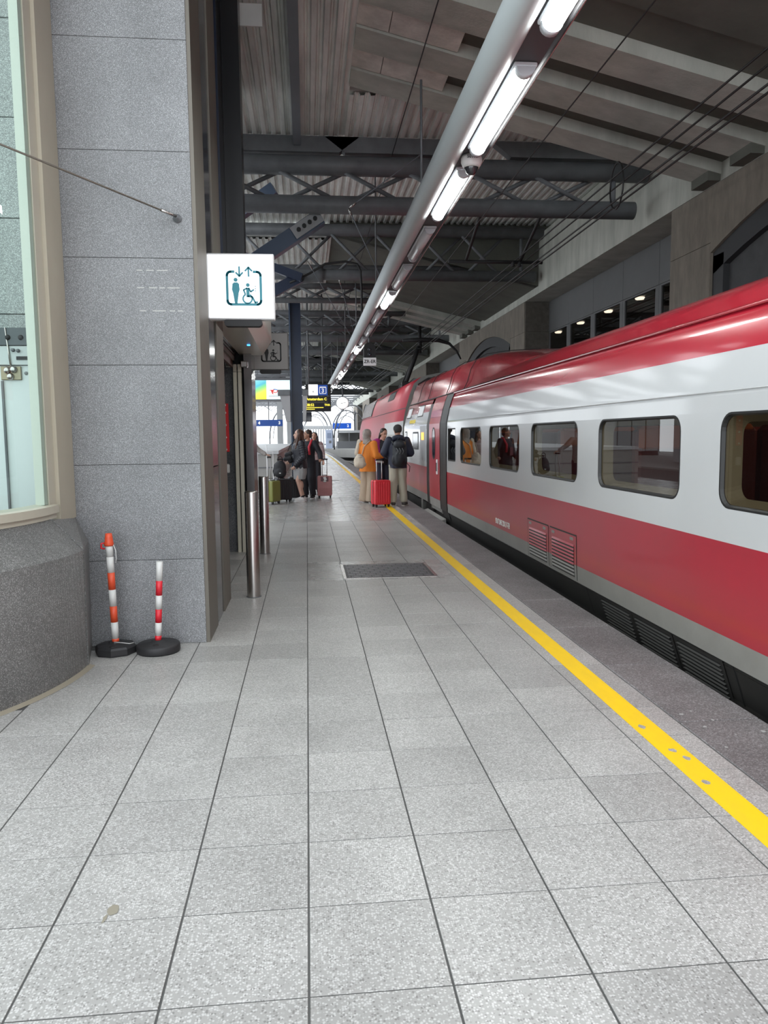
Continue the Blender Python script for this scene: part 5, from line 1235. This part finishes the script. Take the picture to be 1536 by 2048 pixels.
# --- woman in magenta cardigan
MAG = mat('magenta cardigan', (.34,.02,.16), .8); BTOP = mat('black knit top', (.014,.013,.018), .8); DKT = mat('navy trousers', (.022,.024,.045), .8)
def c3(p, D, k, RH):
    trousers(p, D, k, DKT, (.11,.10,.10), .0, .008)
    jacket(p, D, k, BTOP, 'top', hem=-.12, hemw=.165, r=(.17,.145,.165), flat=.74, arm=(.07,.06,.05), folds=.006)
    blob('cardigan', [('c', D['sh_r']+V(.03,-.02,.02)*k, D['pel']+V(-.14,-.04,-.02)*k, .085*k, .10*k, .8), ('c', D['sh_r'], D['el_r'], .085*k, .075*k), ('c', D['el_r'], D['wr_r'], .075*k, .06*k)], MAG, p, .012, 2, .010)
    blob('cardigan_edge', [('c', D['pel']+V(-.20,-.13,-.03)*k, D['pel']+V(-.05,-.15,-.05)*k, .03*k, .03*k)], OFFW, p, .009, 1)
    blob('jacket_side', [('c', D['sh_l']+V(-.03,-.01,.02)*k, D['pel']+V(.14,-.02,-.05)*k, .09*k, .10*k, .8), ('c', D['sh_l'], D['el_l'], .085*k, .07*k), ('c', D['el_l'], D['wr_l'], .07*k, .055*k)], mat('plum black jacket', (.022,.012,.03), .7), p, .012, 2, .01)
    shoes(p, D, k, BLK, BLK); hair_up(p, D, k, RH, HAIRB)
def hair_up(p, D, k, RH, m):
    hd = D['head']; blob('hair', [('e', hd+RH@V(0,.032,.045)*k, (.088*k,.098*k,.085*k), RH), ('e', hd+RH@V(0,.06,-.02)*k, (.078*k,.062*k,.09*k), RH), ('c', hd+RH@V(-.045,.09,-.02)*k, hd+RH@V(-.07,.08,-.22)*k, .03*k, .02*k)], m, p, .010, 2, .004, 20)
person('woman in magenta cardigan over black top looking down at a phone', (1.80,18.0,0), math.radians(8), 1.69,
    dict(el_l=(.22,-.08,1.15), wr_l=(.05,-.26,1.10), el_r=(-.23,-.05,1.15), wr_r=(-.08,-.27,1.08), head=(.01,-.035,1.625)), SKIN1, c3, True, head_turn=.35, head_tilt=.32)
# --- girl in puffer jacket
PUF = mat('black puffer jacket', (.013,.014,.022), .42); GRD = mat('grey jersey dress', (.30,.30,.30), .85); WSH = mat('white sneaker', (.72,.71,.70), .5)
def c4(p, D, k, RH):
    P_ = [('c', D['pel']+V(0,-.01,-.26)*k, D['pel']+V(0,.0,.05)*k, .19*k, .165*k, .85), ('c', D['pel']+V(0,-.03,-.38)*k, D['pel']+V(0,-.02,-.2)*k, .185*k, .19*k, .8)]
    blob('dress', P_, GRD, p, .012, 2, .012, 14, cut=D['pel'].z-.43*k)
    J_ = jacket(p, D, k, PUF, hem=-.17, hemw=.19, r=(.185,.185,.185), flat=.88, arm=(.088,.082,.066), folds=.004)
    for q in 'lr':
        mb = MB(); a, b, c = D['sh_'+q], D['el_'+q], D['wr_'+q]
        for (u, w_, r0, r1) in ((a, b, .09, .085), (b, c, .084, .07)):
            for i in range(1, 6):
                t = i/6; ce = u.lerp(w_, t); d = (w_-u).normalized(); x = d.orthogonal().normalized(); y = d.cross(x); r = (r0+(r1-r0)*t)*k
                mb.tube([ce+(x*math.cos(2*PI*j/12)+y*math.sin(2*PI*j/12))*r for j in range(13)], .011*k, 5)
        mb.build('quilt_ridges', PUF, J_)
    shoes(p, D, k, WSH, WHITE)
    for q in 'lr':
        MB().cyl(D['an_'+q]+V(0,0,.03)*k, D['an_'+q]+V(0,0,.07)*k, .047*k, .045*k, n=14).build('ankle_sock', BLK, p)
        a, t = D['an_'+q], D['toe_'+q]
    hd = D['head']
    blob('hair', [('e', hd+RH@V(0,.035,.042)*k, (.092*k,.102*k,.092*k), RH), ('c', hd+RH@V(.055,.02,.0)*k, D['che']+V(.09,-.04,-.02)*k, .05*k, .045*k, .8), ('c', hd+RH@V(-.055,.02,.0)*k, D['che']+V(-.09,-.04,-.02)*k, .05*k, .045*k, .8), ('c', hd+RH@V(0,.07,.0)*k, D['che']+V(0,.13,.02)*k, .085*k, .07*k, .7), ('c', hd+RH@V(.07,-.01,-.02)*k, D['che']+V(.10,-.10,.02)*k, .036*k, .042*k, .7), ('c', hd+RH@V(-.07,-.01,-.02)*k, D['che']+V(-.10,-.10,.02)*k, .036*k, .042*k, .7)], HAIRR, p, .010, 2, .006, 22)
person('girl with long brown hair in black puffer jacket, grey dress and white sneakers', (-.19,17.9,0), math.radians(-72), 1.68,
    dict(pel=(0,.03,.98), wai=(0,.02,1.10), che=(0,-.01,1.29), el_l=(.22,.05,1.10), wr_l=(.15,-.15,.88), el_r=(-.22,.0,1.12), wr_r=(-.13,-.22,.98),
         kn_l=(.09,-.07,.52), an_l=(.10,.03,.085), toe_l=(.11,-.14,.035), kn_r=(-.09,.0,.50), an_r=(-.10,.13,.085), toe_r=(-.13,-.03,.035)), SKIN3, c4, True, head_turn=-.12, head_tilt=-.05, curls={'l': (V(-.6,-.3,-.3),)})
hb = empty('handbag', (-.47, 17.86, .98)); tag(hb, 'small dark shoulder bag at the waist of girl in puffer jacket', 'bag')
blob('bag_body', [('c',(-.05,0,.02),(.07,0,.05),.05,.06,.7),('c',(-.02,0,.12),(.09,0,.15),.05,.05,.7)], NYL, hb, .012, 2, .006, 14)
MB().tube([(.02,0,.2),(.08,.0,.34),(.16,.02,.42)], .010, 5).build('strap', NYL, hb)
# --- person in black with red backpack strap
def c5(p, D, k, RH):
    trousers(p, D, k, BTOP, (.115,.10,.08), .03, .008)
    jacket(p, D, k, mat('black hooded top', (.011,.012,.018), .75), hem=-.18, hemw=.19, r=(.19,.185,.195), flat=.8, arm=(.082,.072,.058), folds=.010)
    shoes(p, D, k, BLK, WHITE)
    hd = D['head']; blob('hair', [('e', hd+RH@V(0,.028,.04)*k, (.088*k,.10*k,.088*k), RH), ('e', hd+RH@V(0,.06,-.03)*k, (.075*k,.06*k,.07*k), RH)], HAIRB, p, .010, 2, .004, 24)
    MB().tube([D['neck']+V(.07,.07,.02)*k, D['sh_l']+V(-.05,-.04,.07)*k, D['che']+V(.11,-.15,.02)*k, D['wai']+V(.12,-.14,.02)*k], .03*k, 8).build('red_strap', mat('red strap', (.55,.03,.05), .6), p)
    blob('white_collar', [('c', D['neck']+V(-.06,.03,-.01)*k, D['neck']+V(.06,.03,-.01)*k, .045*k, .045*k)], OFFW, p, .010, 1)
    MB().box(-.05,.05,-.21,-.185,1.0,1.2).build('chest_print', mat('maroon print', (.13,.02,.03), .6), p)
person('person in black clothes with red strap gripping the pink suitcase handle', (.02,18.75,0), math.radians(-28), 1.68,
    dict(el_l=(.35,-.02,1.16), wr_l=(.46,-.20,1.00), el_r=(-.20,-.05,1.12), wr_r=(-.12,-.25,1.0), kn_l=(.10,-.02,.50), an_l=(.11,.02,.085), toe_l=(.15,-.13,.035)), SKIN2, c5, False, head_turn=-.8, curls={'l': (V(0,0,-1), V(.3,-.9,0))})
# --- woman in striped sleeves further back
def c6(p, D, k, RH):
    trousers(p, D, k, BTOP, (.10,.09,.08), .0, .006)
    jacket(p, D, k, mat('pale striped knit', (.55,.47,.46), .85, noise_amt=1, noise_scale=9, col2=(.30,.17,.17), stretch=(.05,.05,2.2)), 'jumper', hem=-.04, hemw=.17, r=(.17,.16,.17), arm=(.08,.072,.06))
    shoes(p, D, k, BLK, BLK)
    hd = D['head']; blob('hair', [('e', hd+RH@V(0,.035,.042)*k, (.092*k,.10*k,.09*k), RH), ('c', hd+RH@V(.055,.03,.0)*k, hd+RH@V(.09,.02,-.2)*k, .045*k, .05*k), ('c', hd+RH@V(-.055,.03,.0)*k, hd+RH@V(-.09,.02,-.2)*k, .045*k, .05*k), ('e', hd+RH@V(0,.07,-.07)*k, (.09*k,.06*k,.12*k), RH)], HAIRK, p, .010, 2, .008, 24)
person('dark haired woman in pale striped jumper behind person in black', (.20,21.0,0), math.radians(12), 1.63, dict(el_l=(.25,.02,1.15)), SKIN1, c6, True, head_turn=-.45)
# --- traveller mostly hidden by the lobby post
def c7(p, D, k, RH):
    trousers(p, D, k, DKT); jacket(p, D, k, mat('grey knit sleeve', (.42,.39,.37), .85, noise_amt=.6, noise_scale=20), 'jumper'); shoes(p, D, k, BLK, BLK)
    hd = D['head']; blob('hair', [('e', hd+RH@V(0,.028,.04)*k, (.088*k,.10*k,.088*k), RH), ('e', hd+RH@V(0,.06,-.03)*k, (.075*k,.06*k,.07*k), RH)], HAIRB, p, .010, 2)
person('traveller in grey knit sleeve behind steel post, hand on green suitcase', (-1.42,17.45,0), math.radians(20), 1.70, dict(el_l=(.34,-.02,1.26), wr_l=(.50,-.09,1.15)), SKIN3, c7, True, curls={'l': (V(0,0,-1), V(.9,-.1,-.2))})
# --- distant passer-by
def c8(p, D, k, RH):
    trousers(p, D, k, BTOP); jacket(p, D, k, mat('grey coat', (.08,.08,.09), .8), 'coat', hem=-.3); shoes(p, D, k, BLK, BLK)
    hd = D['head']; blob('hair', [('e', hd+RH@V(0,.028,.045)*k, (.09*k,.10*k,.088*k), RH)], HAIRK, p, .010, 2)
person('distant passer-by in grey coat far along the platform', (-.15,44,0), 0, 1.74, {}, SKIN1, c8, False)
# ================================================================== background beyond the lobby and at the platform's far end
PALE = mat('pale concrete', (.34,.335,.32), .7, noise_amt=.2, noise_scale=2); PALEW = mat('bright white cladding', (.50,.51,.52), .5); BLUE = mat('blue sign', rgb(45,85,165), .45); LST = mat('light grey steel', (.16,.165,.175), .5)
BLUE2 = mat('bright blue sign', rgb(20,90,200), .45)
pb = empty('stair_parapet', (-2.6, 26, 0)); tag(pb, 'low pale stairwell parapet with white top behind the suitcases', 'parapet')
part(MB().box(-5.0, -.86, 22.2, 22.5, 0, 1.02), 'front_wall', PALE, pb); part(MB().box(-1.15, -.87, 22.5, 44, 0, 1.02), 'side_wall', PALE, pb)
part(MB().box(-5.0, -.82, 22.15, 44.05, 1.025, 1.12), 'coping', PALEW, pb)
for z in (.30, .62): part(MB().box(-5.0, -.855, 22.185, 22.199, z, z+.035), 'rail', LST, pb)
wf = empty('stand_frame', (-1.0, 21.0, 0)); tag(wf, 'thin white rectangular metal frame stand by the parapet', 'frame')
part(MB().tube([(-1.35,21,.35),(-.93,21,.35),(-.93,21,1.12),(-1.35,21,1.12),(-1.35,21,.35)], .015, 6), 'loop', WHITE, wf); part(MB().cyl((-1.1,21,0),(-1.1,21,1.3),.012,n=6), 'pole', WHITE, wf)
ad = empty('advert_board', (-1.7, 40, 3.35)); tag(ad, 'lit advertising board with green-yellow picture and red logo', 'billboard')
part(MB().bbox(-2.9, -.75, 40, 40.2, 3.33, 4.55, .01), 'case', LST, ad)
def ad_mat():
    m = bpy.data.materials.new('advert landscape print'); m.use_nodes = True; N = m.node_tree.nodes; L = m.node_tree.links
    b = N['Principled BSDF']; g = N.new('ShaderNodeNewGeometry'); sp = N.new('ShaderNodeSeparateXYZ'); L.new(g.outputs['Position'], sp.inputs[0])
    ma = N.new('ShaderNodeMath'); ma.operation = 'MULTIPLY_ADD'; ma.inputs[1].default_value = -.45; L.new(sp.outputs[0], ma.inputs[0]); L.new(sp.outputs[2], ma.inputs[2])
    r = N.new('ShaderNodeMapRange'); r.inputs[1].default_value = 4.35; r.inputs[2].default_value = 5.65; L.new(ma.outputs[0], r.inputs[0])
    cr = N.new('ShaderNodeValToRGB'); e = cr.color_ramp.elements; e[0].position = 0; e[0].color = (.9,.75,.05,1); e[1].position = 1; e[1].color = (.35,.8,.9,1)
    for p_, c_ in ((.35,(.75,.85,.1,1)),(.55,(.25,.7,.25,1)),(.68,(.1,.5,.6,1))): x = e.new(p_); x.color = c_
    L.new(r.outputs[0], cr.inputs[0]); L.new(cr.outputs[0], b.inputs['Base Color']); L.new(cr.outputs[0], b.inputs['Emission Color']); b.inputs['Emission Strength'].default_value = .7
    return m
part(MB().box(-2.6, -2.03, 39.985, 39.999, 3.45, 4.42), 'picture', ad_mat(), ad)
part(MB().box(-2.025, -.82, 39.985, 39.999, 3.45, 4.42), 'white_field', mat('lit pale cyan', (.7,.85,.85), .4, emit=(.78,.95,.95), es=.8), ad)
m = MB(); y = 39.98
m.add([(-1.92,y,3.93),(-1.66,y,3.93),(-1.62,y,3.87),(-1.78,y,3.88)], [(0,1,2,3)]); m.add([(-1.80,y,3.88),(-1.72,y,3.88),(-1.66,y,3.70),(-1.73,y,3.72)], [(0,1,2,3)])
m.ring([(-1.58+.14*math.cos(t), 3.87+.10*math.sin(t)) for t in [2*PI*i/16 for i in range(16)]], [(-1.58+.10*math.cos(t), 3.87+.06*math.sin(t)) for t in [2*PI*i/16 for i in range(16)]], lambda x, z: (x, y, z))
part(m, 'logo', mat('logo red', (.75,.06,.05), .5, emit=(.75,.06,.05), es=.4), ad)
part(MB().bar((-1.66,39.975,3.965),(-1.46,39.975,3.93),.01,.035), 'logo_blue', mat('logo blue', (.05,.25,.7), .5, emit=(.05,.25,.7), es=.4), ad)
part(MB().box(-1.92,-1.4,39.978,39.984,3.60,3.625), 'logo_caption', mat('grey caption', (.35,.35,.38), .5), ad)
part(MB().box(-2.9,-.75,39.9,40.1,4.60,4.66), 'top_rail', LST, ad)
for x in (-2.5,-1.7,-.9): part(MB().box(x,x+.05,40.05,40.1,4.66,6.6), 'hanger', STEEL, ad)
# blue platform signs
def bsign(x0, x1, y, z0, z1, num, lab, m_):
    s = empty('blue_sign', ((x0+x1)/2, y, z0)); tag(s, lab, 'sign')
    part(MB().bbox(x0, x1, y, y+.15, z0, z1, .01), 'board', m_, s)
    for t_, x in num: text('numeral', t_, (z1-z0)*.62, WI, Vector((x, y-.01, (z0+z1)/2))-s.location, FACE, s, bold=.012)
    part(MB().box((x0+x1)/2-.03, (x0+x1)/2+.03, y+.05, y+.1, z1, 6.98) if y < 60 else MB().box(x0+.3, x0+.4, y+.05, y+.1, .05, z0), 'hanger', LST, s)
bsign(-3.3, -1.55, 50, 2.2, 2.62, (('4', -3.05), ('3', -1.75)), 'long blue platform sign reading 4 beyond the parapet', BLUE)
bsign(3.15, 5.35, 92, 2.38, 3.08, (('2', 4.95),), 'bright blue platform sign below the arches at the far end', BLUE2)
# far columns of the neighbouring platform
def fcol(x, y, w, h, lab):
    c = empty('far_column', (x, y, 0)); tag(c, lab, 'column', 'pale columns of the next platform')
    MB().box(-w/2, w/2, -w/2, w/2, 0, h).build('shaft', PALEW, c); MB().box(-w*.7, w*.7, -w*.7, w*.7, h, h+.25).build('capital', LST, c)
for x, y, w in ((-2.05,60,.45),(-1.2,54,.35),(-4.5,60,.45),(-8,60,.5),(-8,44,.45),(-8,32,.45),(-7.6,80,.5)): fcol(x, y, w, 6.2, 'pale square column of the neighbouring platform')
# neighbouring platform, train-side wall and canopies
np_ = MB(); np_.box(-24, -10.2, 8, 110, -.9, -.0).build('floor', PALE); struct(bpy.data.objects['floor.002'] if 'floor.002' in bpy.data.objects else COL.objects[-1], 'pale neighbouring platform across the tracks')
nb = MB().box(-9.5, -10.2+.0, 8, 110, -1.6, -1.2).build('floor', mat('pale ballast', (.2,.19,.18), .9, noise_amt=.6, noise_scale=20)); struct(nb, 'ballast between the platforms')
for i, (x0, x1, y0, y1, h) in enumerate(((-20,-14,30,38,2.9),(-19,-13,50,58,2.9),(-18,-12.6,72,84,3.1))):
    s = empty('platform_shelter', ((x0+x1)/2, y0, 0)); tag(s, 'white panelled waiting shelter on the neighbouring platform', 'shelter', 'shelters on the neighbouring platform')
    part(MB().box(x0, x1, y0, y1, h, h+.15), 'roof', PALEW, s)
    for j in range(6): part(MB().box(x0+(x1-x0)*j/6+.04, x0+(x1-x0)*(j+1)/6-.04, y0, y0+.08, .3, h-.1), 'panel', PALEW, s)
    for j in range(2): part(MB().box((x0, x1-.08)[j], (x0+.08, x1)[j], y0, y1, 0, h), 'side', PALEW, s)
# far end wall with white slats
ws = empty('slatted_fence', (1.4, 96, 0)); tag(ws, 'white slatted fence on the far platform behind the travellers', 'fence')
for i in range(14): part(MB().box(-1.2+i*.32, -1.2+i*.32+.19, 96, 96.08, .05, 2.75), 'slat', PALEW, ws)
part(MB().box(-1.3, 3.4, 96.08, 96.16, 2.4, 2.85), 'top_rail', PALEW, ws); part(MB().box(-1.3, 3.4, 96.08, 96.16, .4, .6), 'bottom_rail', LST, ws)
# far platform that crosses behind the curve
fp = MB(); fp.add([(-3,100,-.9),(9,78,-.9),(16,90,-.9),(4,115,-.9),(-3,100,.05),(9,78,.05),(16,90,.05),(4,115,.05)], [(4,5,6,7),(0,1,5,4),(1,2,6,5)]); f_ = fp.build('floor', PALE); struct(f_, 'pale platform on the far side of the curving track')
kz = empty('kiosk', (4.2, 93, 0)); tag(kz, 'pale kiosk with windows and grey plinth under the arches', 'kiosk')
part(MB().box(3.6,6.4,90.5,93,.05,.9), 'plinth', LST, kz); part(MB().box(3.7,6.3,90.6,93,1.9,2.2), 'head_panel', PALEW, kz)
for x in (3.7, 4.95, 6.2): part(MB().box(x,x+.1,90.6,90.7,.9,1.9), 'post', LST, kz)
part(MB().box(3.8,6.2,92.8,92.9,.9,1.9), 'back_panel', PALE, kz)
tm = empty('ticket_machine', (2.6, 91, 0)); tag(tm, 'pale blue ticket machine on the far platform', 'machine')
part(MB().bbox(2.25,3.05,91,91.6,.05,2.3,.03), 'cabinet', mat('pale blue cabinet', (.42,.48,.62), .4), tm); part(MB().box(2.4,2.9,90.98,90.999,1.3,1.9), 'screen', mat('blue grey screen', (.25,.3,.42), .3), tm); part(MB().box(2.6,2.9,90.97,90.999,.7,1.0), 'slot', LST, tm)
# arched light trusses of the far canopy
def arch(xc, y, w, h0, h1, lab):
    a = empty('canopy_arch', (xc, y, h0)); tag(a, lab, 'arch', 'arched canopy ribs at the far end')
    pts = [(w/2*math.cos(t), 0, (h1-h0)*math.sin(t)) for t in [PI*i/16 for i in range(17)]]
    MB().tube(pts, .09, 6).build('rib', LST, a); MB().tube([(x*.8, .3, z*.8) for x, yy, z in pts], .05, 5).build('inner_rib', LST, a)
    for sx in (-1, 1): MB().cyl((sx*w/2,0,-h0),(sx*w/2,0,0),.09,n=8).build('leg', LST, a)
    for i in range(2, 15, 2): MB().cyl(pts[i], (pts[i][0]*.8, .3, pts[i][2]*.8), .03, n=5).build('tie', LST, a)
for xc, y in ((5.2,87),(1.2,97),(-2.4,94),(5.4,104),(1,106),(-8,70),(-13,68),(-8,90),(-13,90)): arch(xc, y, 4.2, 1.3 if xc > -5 else 3.2, 5.0 if xc > -5 else 6.5, 'slender pale arched rib of the far canopy')
for i in range(7):
    y = 84+i*5
    o = MB().box(-16, 9, y, y+.25, 6.0, 6.2).build('canopy_beam', LST); tag(o, 'pale horizontal beam of the far open canopy', 'beam', 'beams of the far canopy')
    o = MB()
    for x in range(-16, 9, 2): o.bar((x, y+.1, 6.0), (x+1, y+.1, 5.2), .06, .08); o.bar((x+1, y+.1, 5.2), (x+2, y+.1, 6.0), .06, .08)
    o = o.build('canopy_lattice', LST); tag(o, 'zigzag lattice below a pale beam of the far open canopy', 'lattice', 'lattices of the far canopy')
# canopy over the neighbouring platform
c = MB(); c.box(-24, -10, 12, 110, 6.6, 6.8); c = c.build('ceiling', LST); struct(c, 'pale canopy over the neighbouring platform')
for y in (20, 30, 40, 50, 60, 72):
    o = MB().box(-24, -5.4, y, y+.3, 6.0, 6.5).build('canopy_beam', LST); tag(o, 'pale beam of the canopy over the neighbouring platform', 'beam', 'beams of the next canopy')
bpy.data.scenes.remove(TMP)
